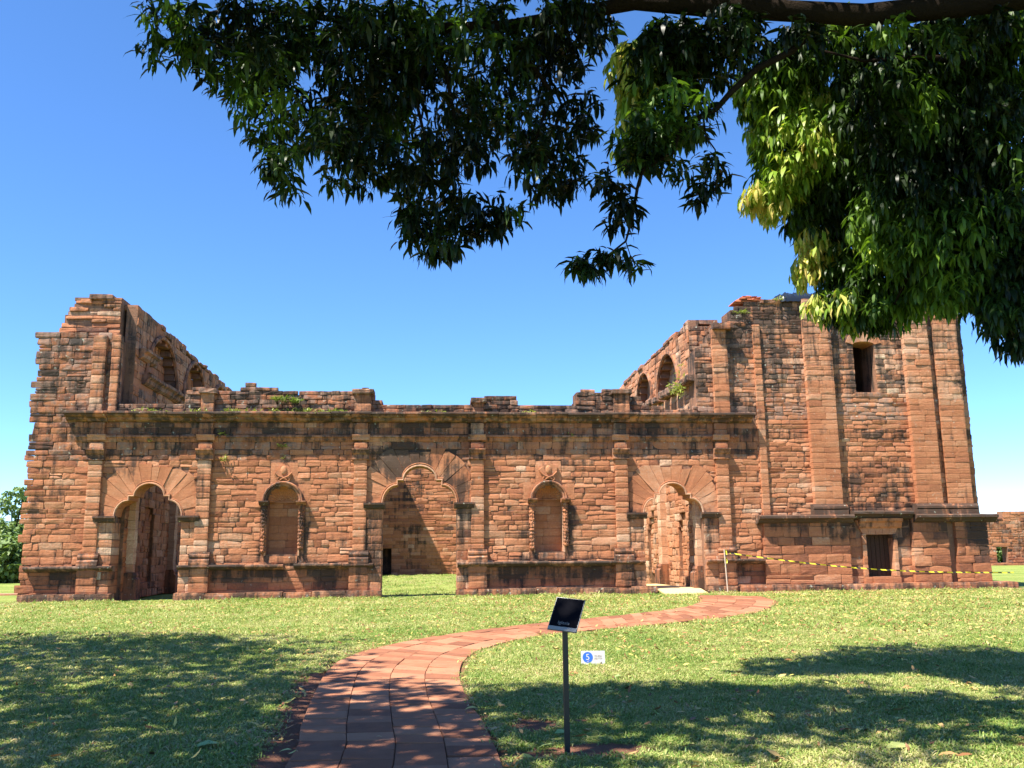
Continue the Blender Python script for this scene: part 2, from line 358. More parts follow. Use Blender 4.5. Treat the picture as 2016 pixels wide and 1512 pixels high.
# ------------------------------------------------------------------ masonry
class Frame:
    """a vertical wall plane: u along it, n outward"""
    def __init__(s, o, u, n): s.o = Vector(o); s.u = Vector(u); s.n = Vector(n)
    def P(s, u, z, p): q = s.o + s.u*u + s.n*p; return (q.x, q.y, z)
FRONT = Frame((0, D, 0), (1, 0, 0), (0, -1, 0))
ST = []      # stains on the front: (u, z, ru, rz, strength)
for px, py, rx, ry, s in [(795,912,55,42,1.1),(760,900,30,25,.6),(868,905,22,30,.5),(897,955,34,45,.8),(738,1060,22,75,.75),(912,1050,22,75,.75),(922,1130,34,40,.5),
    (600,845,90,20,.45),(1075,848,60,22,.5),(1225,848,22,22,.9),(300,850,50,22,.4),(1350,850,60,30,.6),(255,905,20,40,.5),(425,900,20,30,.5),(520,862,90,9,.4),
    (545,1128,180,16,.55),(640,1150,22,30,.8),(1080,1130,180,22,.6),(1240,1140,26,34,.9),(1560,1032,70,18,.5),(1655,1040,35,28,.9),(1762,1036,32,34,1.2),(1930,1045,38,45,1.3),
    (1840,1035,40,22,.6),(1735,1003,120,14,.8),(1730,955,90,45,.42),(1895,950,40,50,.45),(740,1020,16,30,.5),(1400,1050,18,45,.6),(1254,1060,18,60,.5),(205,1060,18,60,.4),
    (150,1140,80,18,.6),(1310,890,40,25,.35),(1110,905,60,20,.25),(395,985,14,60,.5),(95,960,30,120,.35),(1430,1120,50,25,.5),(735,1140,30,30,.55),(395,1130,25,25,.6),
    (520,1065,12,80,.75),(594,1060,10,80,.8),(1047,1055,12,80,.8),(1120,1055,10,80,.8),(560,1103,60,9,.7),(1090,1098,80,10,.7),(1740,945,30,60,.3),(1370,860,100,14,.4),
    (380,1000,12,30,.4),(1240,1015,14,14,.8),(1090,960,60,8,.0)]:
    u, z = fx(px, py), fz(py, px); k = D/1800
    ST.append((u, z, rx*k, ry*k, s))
def front_stain_shade(u, z):
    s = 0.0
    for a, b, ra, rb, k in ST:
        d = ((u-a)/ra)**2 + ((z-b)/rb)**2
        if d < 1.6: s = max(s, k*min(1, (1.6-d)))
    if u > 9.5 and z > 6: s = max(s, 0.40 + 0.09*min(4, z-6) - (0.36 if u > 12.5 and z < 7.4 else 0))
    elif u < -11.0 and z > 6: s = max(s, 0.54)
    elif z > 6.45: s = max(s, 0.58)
    elif 5.6 < z: s = max(s, 0.58)  # frieze stain plus painted shade that deepens the cornice shadow
    elif 5.0 < z and u < 12: s = max(s, 0.36)  # same painted shade, lower down in the cornice shadow
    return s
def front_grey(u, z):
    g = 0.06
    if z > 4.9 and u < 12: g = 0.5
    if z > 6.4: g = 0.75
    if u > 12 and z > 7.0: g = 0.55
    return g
def face_stone(mb, fr, u0, u1, z0, z1, pf, pb, amp, tint, stainf, grey, nx=4, nz=3, rnd=0.008, jit=0.017, tilt=0.012, skew=0.0):
    off = Vector((random.uniform(0, 90), random.uniform(0, 90), random.uniform(0, 90)))
    js = [[(random.uniform(-jit, jit), random.uniform(-jit, jit)) for _ in range(2)] for _ in range(2)]
    tu, tz = random.uniform(-tilt, tilt), random.uniform(-tilt*1.3, tilt*1.3)
    vs = []; cs = []; W = u1-u0; H = z1-z0
    def jo(a, b):
        x = (js[0][0][0]*(1-a)+js[1][0][0]*a)*(1-b)+(js[0][1][0]*(1-a)+js[1][1][0]*a)*b
        z = (js[0][0][1]*(1-a)+js[1][0][1]*a)*(1-b)+(js[0][1][1]*(1-a)+js[1][1][1]*a)*b
        return x, z
    idx = {}
    for j in range(nz+1):
        for i in range(nx+1):
            a, b = i/nx, j/nz
            if nx > 2: a = (0, 0.14, 0.5, 0.86, 1)[i] if nx == 4 else a
            if nz == 3: b = (0, 0.24, 0.76, 1)[j]
            dx, dz = jo(a, b); u = u0+W*a+dx; z = z0+H*b+dz+skew*(a-0.5)*H
            edge = (i in (0, nx)) + (j in (0, nz))
            u += (0.5-a)*2*rnd*(0.6 if edge == 2 else 0); z += (0.5-b)*2*rnd*(0.6 if edge == 2 else 0)
            nn = noise.noise(off + Vector((u*3.1, z*5.2, 0))) + 0.5*noise.noise(off + Vector((u*8, z*11, 3)))
            p = pf + amp*nn + tu*(a-0.5)*2 + tz*(b-0.5)*2 - rnd*(1.0 if edge else 0)*(1.0 + 0.6*(edge == 2))
            idx[(i, j)] = len(vs); vs.append(fr.P(u, z, p)); cs.append((tint, stainf(u, z), grey))
    fs = [(idx[(i, j)], idx[(i+1, j)], idx[(i+1, j+1)], idx[(i, j+1)]) for j in range(nz) for i in range(nx)]
    ring = [(i, 0) for i in range(nx+1)] + [(nx, j) for j in range(1, nz+1)] + [(i, nz) for i in range(nx-1, -1, -1)] + [(0, j) for j in range(nz-1, 0, -1)]
    corners = [(0, 0), (nx, 0), (nx, nz), (0, nz)]; bi = {}
    for (i, j) in corners:
        dx, dz = jo(i/nx, j/nz); bi[(i, j)] = len(vs)
        vs.append(fr.P(u0+W*i/nx+dx*0.6, z0+H*j/nz+dz*0.6, pb)); cs.append((tint, stainf(u0, z0), grey))
    sides = [([(i, 0) for i in range(nx+1)], (0, 0), (nx, 0)), ([(nx, j) for j in range(nz+1)], (nx, 0), (nx, nz)),
             ([(i, nz) for i in range(nx, -1, -1)], (nx, nz), (0, nz)), ([(0, j) for j in range(nz, -1, -1)], (0, nz), (0, 0))]
    for pts, c0, c1 in sides: fs.append(tuple([bi[c0], bi[c1]] + [idx[q] for q in pts[::-1]]))
    mb.add(vs, fs, cs)

SINGLES = []      # stones of the front that may become objects of their own: (screen size, args, parent)
def masonry(fr, u0, u1, z0, z1, inside, parent, pf=0.03, ch=(0.16, 0.28), sl=(0.26, 0.85), amp=0.014, T=1.0, tintf=None, stainf=None, greyf=None,
            back=True, gap=0.008, seed=0, name='rubble_stonework', singles=False, insideb=None, pb=-0.09, rag=0.0, pslop=0.014, zs=None, proudf=None, step=0.05, backc=(0.35, 0.35, 0.3)):
    rs = random.Random(seed*977+5); stainf = stainf or (lambda u, z: 0.2); greyf = greyf or (lambda u, z: 0.3); tintf = tintf or (lambda u, z: 0.5)
    mb = MB(); bk = MB()
    edges = [z0]
    if zs: edges = list(zs)
    else:
        while edges[-1] < z1 - ch[0]*0.6: edges.append(min(z1, edges[-1] + rs.uniform(*ch)))
        if z1 - edges[-1] < 0.1: edges[-1] = z1
        elif edges[-1] < z1: edges.append(z1)
    us = np.arange(u0 + step/2, u1, step)
    for za, zb in zip(edges, edges[1:]):
        zm = (za+zb)/2
        for which, fn in ((0, inside), (1, insideb or inside)):
            if which and not back: continue
            runs = []; cur = None
            for u in us:
                ok = fn(u, zm)
                if ok and cur is None: cur = u - step/2
                if (not ok) and cur is not None: runs.append((cur, u - step/2)); cur = None
            if cur is not None: runs.append((cur, u1))
            for ra, rb in runs:
                if rb - ra < 0.07: continue
                if which:
                    a, b = fr.P(ra, za, 0), fr.P(rb, zb, -T)
                    bk.box(min(a[0], b[0]), max(a[0], b[0]), min(a[1], b[1]), max(a[1], b[1]), za, zb, (backc[0], max(backc[1], stainf((ra+rb)/2, zm)), backc[2])); continue
                u = ra
                while u < rb - 1e-4:
                    ln = rs.uniform(*sl) * (1.0 if rs.random() < 0.8 else 0.6); e = u + ln
                    if rb - e < sl[0]*0.55: e = rb
                    ea, eb = u, e
                    if rag and u == ra and ra <= u0+step: ea = u + rs.uniform(-rag, rag*0.5)
                    if rag and e == rb and rb >= u1-step: eb = e + rs.uniform(-rag*0.5, rag)
                    um = (u+e)/2; t = min(1, max(0, tintf(um, zm) + rs.gauss(0, 0.115)))
                    st0 = rs.uniform(-0.12, 0.18) if rs.random() < 0.7 else rs.uniform(0, 0.45)
                    g = greyf(um, zm) + rs.uniform(-0.2, 0.3)
                    pfl = pf + rs.uniform(-pslop, pslop) + (proudf(um, zm) if proudf else 0)
                    random.seed(rs.random())
                    sub = [(za, zb)]
                    if (zb-za) > 0.2 and rs.random() < 0.16: k = za+(zb-za)*rs.uniform(.4, .6); sub = [(za, k), (k, zb)]
                    for sa, sb in sub:
                        args = (fr, ea+gap, eb-gap, sa+gap*0.8, sb-gap*0.8, pfl, pb, amp, t, (lambda uu, zz, s=st0, f=stainf: f(uu, zz)+s), g)
                        if singles: SINGLES.append(((eb-ea)*(sb-sa), random.random(), args, parent, mb))
                        else: face_stone(mb, *args)
                    u = e
    if not singles: o = mb.build(name, STONE, parent); (o and tag(o, kind='stuff'))
    if back: o = bk.build('wall_core', MORTAR, parent); (o and tag(o, kind='stuff'))
    return mb

def moulding(mb, fr, prof, u0, u1, tint=0.6, stainf=None, grey=0.5, seg=0.25, wob=0.004, ends=True, pback=-0.05):
    """prof: [(p, z)...] from top back to bottom back; extruded along u"""
    stainf = stainf or (lambda u, z: 0.3); n = max(1, int((u1-u0)/seg)); m = len(prof); vs = []; cs = []
    so = random.uniform(0, 99); mx = max(q[0] for q in prof)
    for i in range(n+1):
        u = u0+(u1-u0)*i/n
        for (p, z) in prof:
            w = wob*noise.noise(Vector((u*3+so, z*9, so)))*4
            inset = 0
            vs.append(fr.P(u, z+w*0.5, p+w if p > pback+0.01 else p)); cs.append((tint, stainf(u, z), grey))
    fs = [(i*m+k, i*m+k+1, (i+1)*m+k+1, (i+1)*m+k) for i in range(n) for k in range(m-1)]
    fs += [tuple(range(m)), tuple(n*m+k for k in range(m-1, -1, -1))]
    mb.add(vs, fs, cs)
def mould_pieces(name, fr, prof, u0, u1, parent, ln=(0.9, 1.6), gap=0.007, dz=0.008, stainf=None, tint=0.55, grey=0.5):
    u = u0
    while u < u1-1e-3:
        e = u+random.uniform(*ln)
        if u1-e < ln[0]*0.5: e = u1
        mb = MB(); k = random.uniform(-dz, dz); pk = random.uniform(-0.012, 0.012)
        moulding(mb, fr, [(p+pk if p > 0 else p, z+k) for p, z in prof], u+gap, e-gap, min(1, max(0, random.gauss(tint, 0.12))), stainf, grey+random.uniform(-.1, .2))
        mb.build(name, TRIM, parent); u = e
def block(name, fr, u0, u1, z0, z1, pf, pb, parent, tint=None, stainf=front_stain_shade, grey=0.3, amp=0.006, mb=None, **k):
    m = mb or MB(); 
    face_stone(m, fr, u0, u1, z0, z1, pf, pb, amp, tint if tint is not None else min(1, max(0, random.gauss(0.55, 0.15))), stainf, grey, rnd=k.pop('rnd', 0.01), jit=k.pop('jit', 0.005), tilt=k.pop('tilt', 0.004), **k)
    if mb is None: return m.build(name, STONE, parent)

# ================================================================== THE RUIN
church = empty('church_ruin', (3.3, D+6, 0), 'roofless red sandstone church ruin with scalloped doorways, niches and a tall transept on the right', 'ruin')
front = empty('long_front_wall', (-1, D, 0), parent=church)
CT = fz(816)                                         # top of the cornice
PIL = [fx(184), fx(400), fx(708.5), fx(939.5), fx(1224), fx(1424)]
PW = 0.235
DOORS = []                                            # (centre u, spring z, half width, step1 (u,z), step2, top, fan radii)
for c, sp, hw, top, ky in ((fx(292, 1017), fz(1017, 292), 1.16, 1.17, 1), (fx(826, 991), fz(991, 826), 1.34, 1.36, 1), (fx(1325, 1010), fz(1010, 1325), 1.12, 1.11, 1)):
    DOORS.append((c, sp, hw, top))
def profile(hw, top, n=7):
    """half outline of the scalloped arch from the springing to the crown, relative"""
    a1 = hw*0.40; z1 = top*0.49                      # lower quarter curve
    pts = [(hw*math.cos(0)-0, 0.0)]
    for k in range(1, n+1):
        t = math.pi/2*k/n; pts.append((hw - a1*(1-math.cos(t)), z1*math.sin(t)))
    x1 = hw-a1; x2 = hw*0.45; z2 = top*0.62
    pts += [(x1, z2), (x2, z2)]
    for k in range(1, n+1):
        t = math.pi/2*k/n; pts.append((x2*math.cos(t), z2+(top-z2)*math.sin(t)))
    return pts
def open_half(hw, top, dz):
    """half width of the opening at height dz over the springing"""
    if dz <= 0: return hw
    z1, z2 = top*0.49, top*0.62
    if dz < z1: return hw - hw*0.40*(1-math.cos(math.asin(dz/z1)))
    if dz < z2: return hw*0.60
    if dz < top: return hw*0.45*math.cos(math.asin((dz-z2)/(top-z2)))
    return 0
def fanR(t, hw, top):                                 # outer outline of the radiating stones
    c, s = abs(math.cos(t)), math.sin(t)
    return min((hw+0.62)/max(c, 0.01), (top+0.62)/max(s, 0.01), (hw+top)*0.5+0.92)
FANS = []
for k, (c, sp, hw, top) in enumerate(DOORS): FANS.append((c, sp, hw, top))
def in_fan(u, z, shrink=0.0):
    for c, sp, hw, top in FANS:
        if z >= sp-0.02:
            r = math.hypot(u-c, z-sp); t = math.atan2(max(z-sp, 0.0), u-c)
            if r < fanR(t, hw, top)-shrink: return True
    return False
def in_door(u, z, grow=0.0):
    for c, sp, hw, top in DOORS:
        if abs(u-c) < open_half(hw, top, z-sp)+grow and z < sp+top: return True
    return False
NICHES = [(fx(556, 1040), fz(1094, 556), fz(988, 556), 0.56), (fx(1081, 1040), fz(1087, 1081), fz(983, 1081), 0.52)]
def in_niche(u, z, g=0.0):
    for c, zb, sp, hw in NICHES:
        if zb < z <= sp and abs(u-c) < hw+g: return True
        if z > sp and math.hypot(u-c, z-sp) < hw+g: return True
    return False
def in_panel(u, z):
    for c, zb, sp, hw in NICHES:
        if sp < z < sp+0.62 and abs(u-c) < 0.92: return True
        if sp+0.62 <= z < sp+1.42 and abs(u-c) < 0.48: return True
        if zb-0.30 < z <= sp and abs(u-c) < hw+0.2: return True
    return False
def near_pil(u, g): return any(abs(u-p) < g for p in PIL)
TOPS = [(-14.3, 9.46), (fx(226, 800), 9.46), (fx(226, 800)+.01, fz(800, 226)), (fx(364, 800), fz(800, 300)), (fx(365, 800), fz(768, 400)), (fx(474, 760), fz(770, 474)), (fx(475, 760), fz(761, 500)),
        (fx(536, 760), fz(762, 536)), (fx(552, 770), fz(775, 552)), (fx(590, 770), fz(776, 590)), (fx(592, 770), fz(773, 600)), (fx(735, 780), fz(772, 735)), (fx(737, 780), fz(790, 737)), (fx(752, 790), fz(793, 752)),
        (fx(755, 800), fz(801, 755)), (fx(927, 800), fz(802, 927)), (fx(929, 800), fz(787, 930)), (fx(958, 790), fz(787, 950)), (fx(960, 790), fz(781, 960)), (fx(1017, 790), fz(782, 1017)), (fx(1020, 800), fz(800, 1020)),
        (fx(1132, 800), fz(803, 1132)), (fx(1137, 800), fz(772, 1137)), (fx(1238, 780), fz(770, 1238)), (fx(1241, 780), fz(782, 1241)), (fx(1262, 780), fz(783, 1262)), (fx(1265, 800), fz(805, 1270)), (fx(1370, 800), fz(806, 1370)), (20, fz(806, 1370))]
def topf(u):
    for (a, za), (b, zb) in zip(TOPS, TOPS[1:]):
        if a <= u <= b: return za+(zb-za)*(u-a)/max(1e-6, b-a)
    return TOPS[-1][1]
XT0 = fx(1372, 760)                                   # left corner of the transept over the aisle wall
HOLES = [(fx(p, 812), fz(812, p)) for p in (392, 545, 700, 827, 957, 1103, 1252, 1356, 1465)]
def f_inside(u, z):
    if z > topf(u) + 0.10*noise.noise(Vector((u*2.2, 0, 4))): return False
    if in_door(u, z, 0.02) or in_fan(u, z) or in_niche(u, z, 0.02) or in_panel(u, z): return False
    if fz(833) < z < CT-0.02 and u > fx(135): return False
    if z > 5.2 and z < 6.3 and near_pil(u, PW): return False
    if 1.5 < z <= 5.2 and near_pil(u, PW-0.03): return False
    if u > XT0-0.02 and z > CT: return False
    if z > CT and any(abs(u-a) < 0.16 and abs(z-b) < 0.13 for a, b in HOLES): return False
    return True
def f_insideb(u, z):
    if z > topf(u)-0.12: return False
    if u < -13.95: return False
    if in_door(u, z, 0.02) or in_niche(u, z, 0.0) : return False
    if in_fan(u, z, 0.3): return False
    if u > XT0-0.02 and z > CT: return False
    if z > CT and any(abs(u-a) < 0.16 and abs(z-b) < 0.13 for a, b in HOLES): return False
    return True
def f_tint_shade(u, z):
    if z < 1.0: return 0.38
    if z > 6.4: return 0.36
    if 4.9 < z: return 0.38  # darker tint paints extra cornice shade into the stones
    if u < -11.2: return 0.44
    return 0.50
SEAM = fx(1497)
masonry(FRONT, -14.15, SEAM, 0.10, CT-.01, f_inside, front, singles=True, tintf=f_tint_shade, stainf=front_stain_shade, greyf=front_grey, insideb=f_insideb, T=1.05, seed=1, rag=0.16, amp=0.014, pslop=.009)
masonry(FRONT, -14.15, fx(227, 800), CT+.0, 9.5, f_inside, front, singles=True, tintf=f_tint_shade, stainf=front_stain_shade, greyf=front_grey, insideb=f_insideb, T=1.05, seed=2, rag=0.16, amp=0.02)
masonry(FRONT, fx(227, 800)+.01, SEAM, CT+.035, 7.8, lambda u, z: f_inside(u, z-.05), front, singles=True, tintf=f_tint_shade, stainf=front_stain_shade, greyf=front_grey, insideb=lambda u, z: f_insideb(u, z-.14), T=.9, seed=3, ch=(.13, .19), sl=(.3, .75), amp=0.022, pf=.05, pslop=.025)
# ---- scalloped doorways: radiating stones, archivolt, jamb piers, imposts
for k, (c, sp, hw, top) in enumerate(DOORS):
    door = empty('doorway', (c, D, 0), parent=front)
    prof = profile(hw, top); full = [(x, z) for x, z in prof] + [(-x, z) for x, z in prof[-2::-1]]
    angs = [math.atan2(z, x) for x, z in full]
    nw = 14; cuts = [math.pi*i/nw + (random.uniform(-.05, .05) if 0 < i < nw else 0) for i in range(nw+1)]
    def inner(t):
        for (x0, z0), (x1, z1) in zip(full, full[1:]):
            a0, a1 = math.atan2(z0, x0), math.atan2(z1, x1)
            if min(a0, a1)-1e-6 <= t <= max(a0, a1)+1e-6 and abs(a1-a0) > 1e-5:
                f = (t-a0)/(a1-a0); return (x0+(x1-x0)*f, z0+(z1-z0)*f)
        return full[0] if t < 1.5 else full[-1]
    for i in range(nw):
        t0, t1 = cuts[i]+0.004, cuts[i+1]-0.004
        ts = sorted([t0, t1] + [a for a in angs if t0 < a < t1] + [t0+(t1-t0)*q for q in (.33, .66)])
        Rk = random.uniform(-0.16, 0.06); pf = 0.045+random.uniform(-.01, .014); vs = []; fs = []; cs = []; tint = min(1, max(0, random.gauss(0.55, 0.09))); off = random.uniform(0, 50)
        for t in ts:
            a = inner(t); rr = fanR(t, hw, top)+Rk; b = (math.cos(t)*rr, math.sin(t)*rr)
            for w in (0, 0.35, 0.7, 1):
                x, z = a[0]+(b[0]-a[0])*w, a[1]+(b[1]-a[1])*w
                p = pf + 0.022*noise.noise(Vector((x*1.5+off, z*1.5, 3))) + 0.014*noise.noise(Vector((x*5+off, z*5, 3)))
                vs.append(FRONT.P(c+x, sp+z, p)); cs.append((tint, front_stain_shade(c+x, sp+z), 0.15))
            vs.append(FRONT.P(c+a[0], sp+a[1], -1.05)); cs.append((tint, 0.1, 0.2))
            vs.append(FRONT.P(c+b[0], sp+b[1], -0.2)); cs.append((tint, 0.1, 0.2))
        for j in range(len(ts)-1):
            q, r = j*6, (j+1)*6
            for w in range(3): fs.append((q+w, q+w+1, r+w+1, r+w))
            fs.append((q, r, r+4, q+4)); fs.append((q+3, q+5, r+5, r+3))
        fs.append((0, 1, 2, 3, 5, 4)); e = (len(ts)-1)*6; fs.append((e+4, e+5, e+3, e+2, e+1, e))
        mb = MB(); mb.add(vs, fs, cs); mb.build('arch_stone', TRIM, door)
    mb = MB(); mb.tube([FRONT.P(c+x*1.0, sp+z*1.0, 0.075) for x, z in full], 0.035, 6, (0.72, 0.25 if k == 1 else 0.1, 0.5)); mb.tube([FRONT.P(c+x*1.045+0, sp+z*1.045+.02, 0.06) for x, z in full], 0.022, 5, (0.5, 0.3, 0.3))
    mb.build('arch_moulding', TRIM, door)
    for sgn in (-1, 1):
        e = c+sgn*hw; w = 0.62 if sgn < 0 else 0.6
        ua, ub = (e-w, e) if sgn < 0 else (e, e+w)
        z = 0.26
        while z < sp-0.22:
            h = min(random.uniform(0.22, 0.34), sp-0.2-z)
            if sp-0.2-z-h < 0.1: h = sp-0.2-z
            m = random.uniform(.35, .65) if random.random() < .45 else None
            segs = [(ua, ub)] if m is None else [(ua, ua+(ub-ua)*m), (ua+(ub-ua)*m, ub)]
            pz = 0.17 if z < 1.15 else 0.11
            for sa, sb in segs: block('jamb_stone', FRONT, sa+.004, sb-.004, z+.006, z+h-.006, pz+random.uniform(-.008, .008), -1.0, door, grey=0.4, amp=0.012)
            z += h
        mb = MB(); a, b = (ua-0.03, ub+0.10) if sgn < 0 else (ua-0.10, ub+0.03)
        moulding(mb, FRONT, [(-0.05, sp+.02), (0.27, sp+.02), (0.27, sp-.05), (0.22, sp-.08), (0.20, sp-.14), (0.14, sp-.20), (-0.05, sp-.20)], a, b, 0.4, lambda u, z: 1.0, 0.8, seg=.15)
        mb.build('impost', TRIM, door)
    s = MB(); s.box(c-hw-.05, c+hw+.05, D-0.02, D+1.1, -0.1, -0.012, (0.3, .5, .5)); s.build('threshold', STONE, door)
# ---- pilasters
for i, u in enumerate(PIL):
    pil = empty('pilaster', (u, D, 1.2), parent=front)
    z = 1.64; zc = fz(906, 850)
    while z < zc-1e-3:
        h = random.uniform(0.19, 0.27)
        if zc-z-h < 0.12: h = zc-z
        block('pilaster_block', FRONT, u-PW+.002, u+PW-.002, z+.004, z+h-.004, 0.165+random.uniform(-.006, .006), -0.06, pil, tint=min(1, max(0, random.gauss(0.58, .12))), grey=0.35)
        z += h
    mb = MB()
    moulding(mb, FRONT, [(-.05, 1.64), (.185, 1.64), (.20, 1.58), (.25, 1.54), (.25, 1.48), (.21, 1.44), (.24, 1.40), (.30, 1.36), (.30, 1.28), (.32, 1.27), (.32, 1.205), (-.05, 1.205)], u-PW-.11, u+PW+.11, .45, lambda a, b: .8, .6, seg=.2)
    mb.build('base', TRIM, pil)
    mb = MB(); z0 = zc; z1 = fz(884, 850)
    moulding(mb, FRONT, [(-.05, z1), (.31, z1), (.31, z1-.05), (.27, z1-.07), (.24, z1-.17), (.19, z1-.22), (.19, z0+.07), (.215, z0+.06), (.215, z0+.02), (.17, z0), (-.05, z0)], u-PW-.07, u+PW+.07, .5, lambda a, b: .7, .5, seg=.15)
    mb.build('capital', TRIM, pil)
    for za, zb in ((z1+.002, fz(871, 850)-.01), (fz(859, 850)+.03, fz(846, 850)), (fz(846, 850), fz(833, 850)-.01)):
        block('pilaster_block', FRONT, u-PW, u+PW, za+.003, zb-.003, .17, -.05, pil, grey=.5)
    # pedestal
    dl, dr = (0.33, 0.33)
    ped = empty('pedestal', (u, D, 0.25), parent=front); z = 0.27
    while z < 1.06:
        h = min(random.uniform(.22, .32), 1.08-z)
        if 1.08-z-h < .12: h = 1.08-z
        block('pedestal_block', FRONT, u-dl, u+dr, z+.005, z+h-.005, .235+random.uniform(-.008, .008), -.05, ped, tint=random.uniform(.3, .6), grey=.3, amp=.012); z += h
# ---- dado sill, plinth, cornice and the two string mouldings
SILL = [(-.05, 1.2), (.30, 1.2), (.335, 1.18), (.335, 1.13), (.30, 1.10), (.26, 1.085), (.22, 1.05), (.10, 1.02), (-.05, 1.02)]
for a, b in ((fx(62), fx(226, 1110)), (fx(352, 1110), fx(736, 1110)), (fx(900, 1110), fx(1267, 1110)), (fx(1388, 1110), fx(1502, 1110))):
    gapm = (fx(560, 1110) if a < -5 and b > -5 else None)
    parts = [(a, b)] if gapm is None else [(a, gapm), (gapm+.35, b)]
    for p, q in parts: mould_pieces('sill_stone', FRONT, SILL, p, q, front, stainf=lambda u, z: .85, tint=.45, grey=.8, ln=(1.2, 2.4), dz=.012)
for a, b in ((fx(42, 1185), fx(222, 1180)), (fx(346, 1180), fx(752, 1175)), (fx(897, 1170), fx(1290, 1165)), (fx(1392, 1170), fx(1500, 1165))):
    u = a
    while u < b-.01:
        e = u+random.uniform(.6, 1.5)
        if b-e < .4: e = b
        block('plinth_stone', FRONT, u+.006, e-.006, -.12, .26+random.uniform(-.03, .02), .42+random.uniform(-.03, .03), -.1, front, tint=random.gauss(.42, .12), stainf=lambda u, z: .72, grey=.6, amp=.02, rnd=.02); u = e
CZ = CT
mould_pieces('cornice_stone', FRONT, [(-.05, CZ+.03), (.45, CZ+.03), (.465, CZ), (.465, CZ-.05), (.40, CZ-.065), (.36, CZ-.12), (.24, CZ-.17), (.215, CZ-.22), (.19, CZ-.25), (.10, CZ-.29), (-.05, CZ-.31)], fx(134, 820), fx(1477, 823), front, stainf=lambda u, z: (.95 if z > CZ-.08 else .66)+.2*math.sin(u*1.3), tint=.4, grey=.75, dz=.014)
m1 = fz(860, 850)
mould_pieces('string_stone', FRONT, [(-.05, m1+.03), (.14, m1+.03), (.15, m1-.03), (.10, m1-.06), (.085, m1-.13), (.05, m1-.19), (-.05, m1-.19)], fx(150, 865), fx(1452, 865), front, stainf=lambda u, z: .6, tint=.5, grey=.5, ln=(1.2, 2.2))
for u in PIL:
    mb = MB(); moulding(mb, FRONT, [(-.05, m1+.06), (.24, m1+.06), (.24, m1+.03), (.21, m1-.04), (.19, m1-.14), (-.05, m1-.15)], u-PW-.08, u+PW+.08, .6, lambda a, b: .3, .6, seg=.2); mb.build('string_break', TRIM, front)
    mb = MB(); moulding(mb, FRONT, [(-.05, CZ-.06), (.47, CZ-.06), (.43, CZ-.10), (.38, CZ-.16), (.27, CZ-.2), (.22, CZ-.3), (-.05, CZ-.33)], u-PW-.1, u+PW+.1, .4, lambda a, b: .8, .6, seg=.2); mb.build('cornice_break', TRIM, front)
# projecting pilaster stubs on the parapet
for a, b, top in ((397, 425, 770), (697, 733, 771), (929, 953, 788), (1205, 1238, 771)):
    ua, ub = fx(a, 800), fx(b, 800); zt = fz(top, (a+b)/2)
    stb = empty('parapet_pier', (ua, D, CT), parent=front); hh = (zt-CT-.14)/2
    for k in range(2): block('pier_block', FRONT, ua+.03, ub-.03, CT+.05+hh*k, CT+.04+hh*(k+1), .25, -.3, stb, grey=.6, amp=.02)
    block('pier_cap', FRONT, ua-.05, ub+.07, zt-.13, zt+.04, .36, -.4, stb, tint=.35, grey=.9, amp=.03)
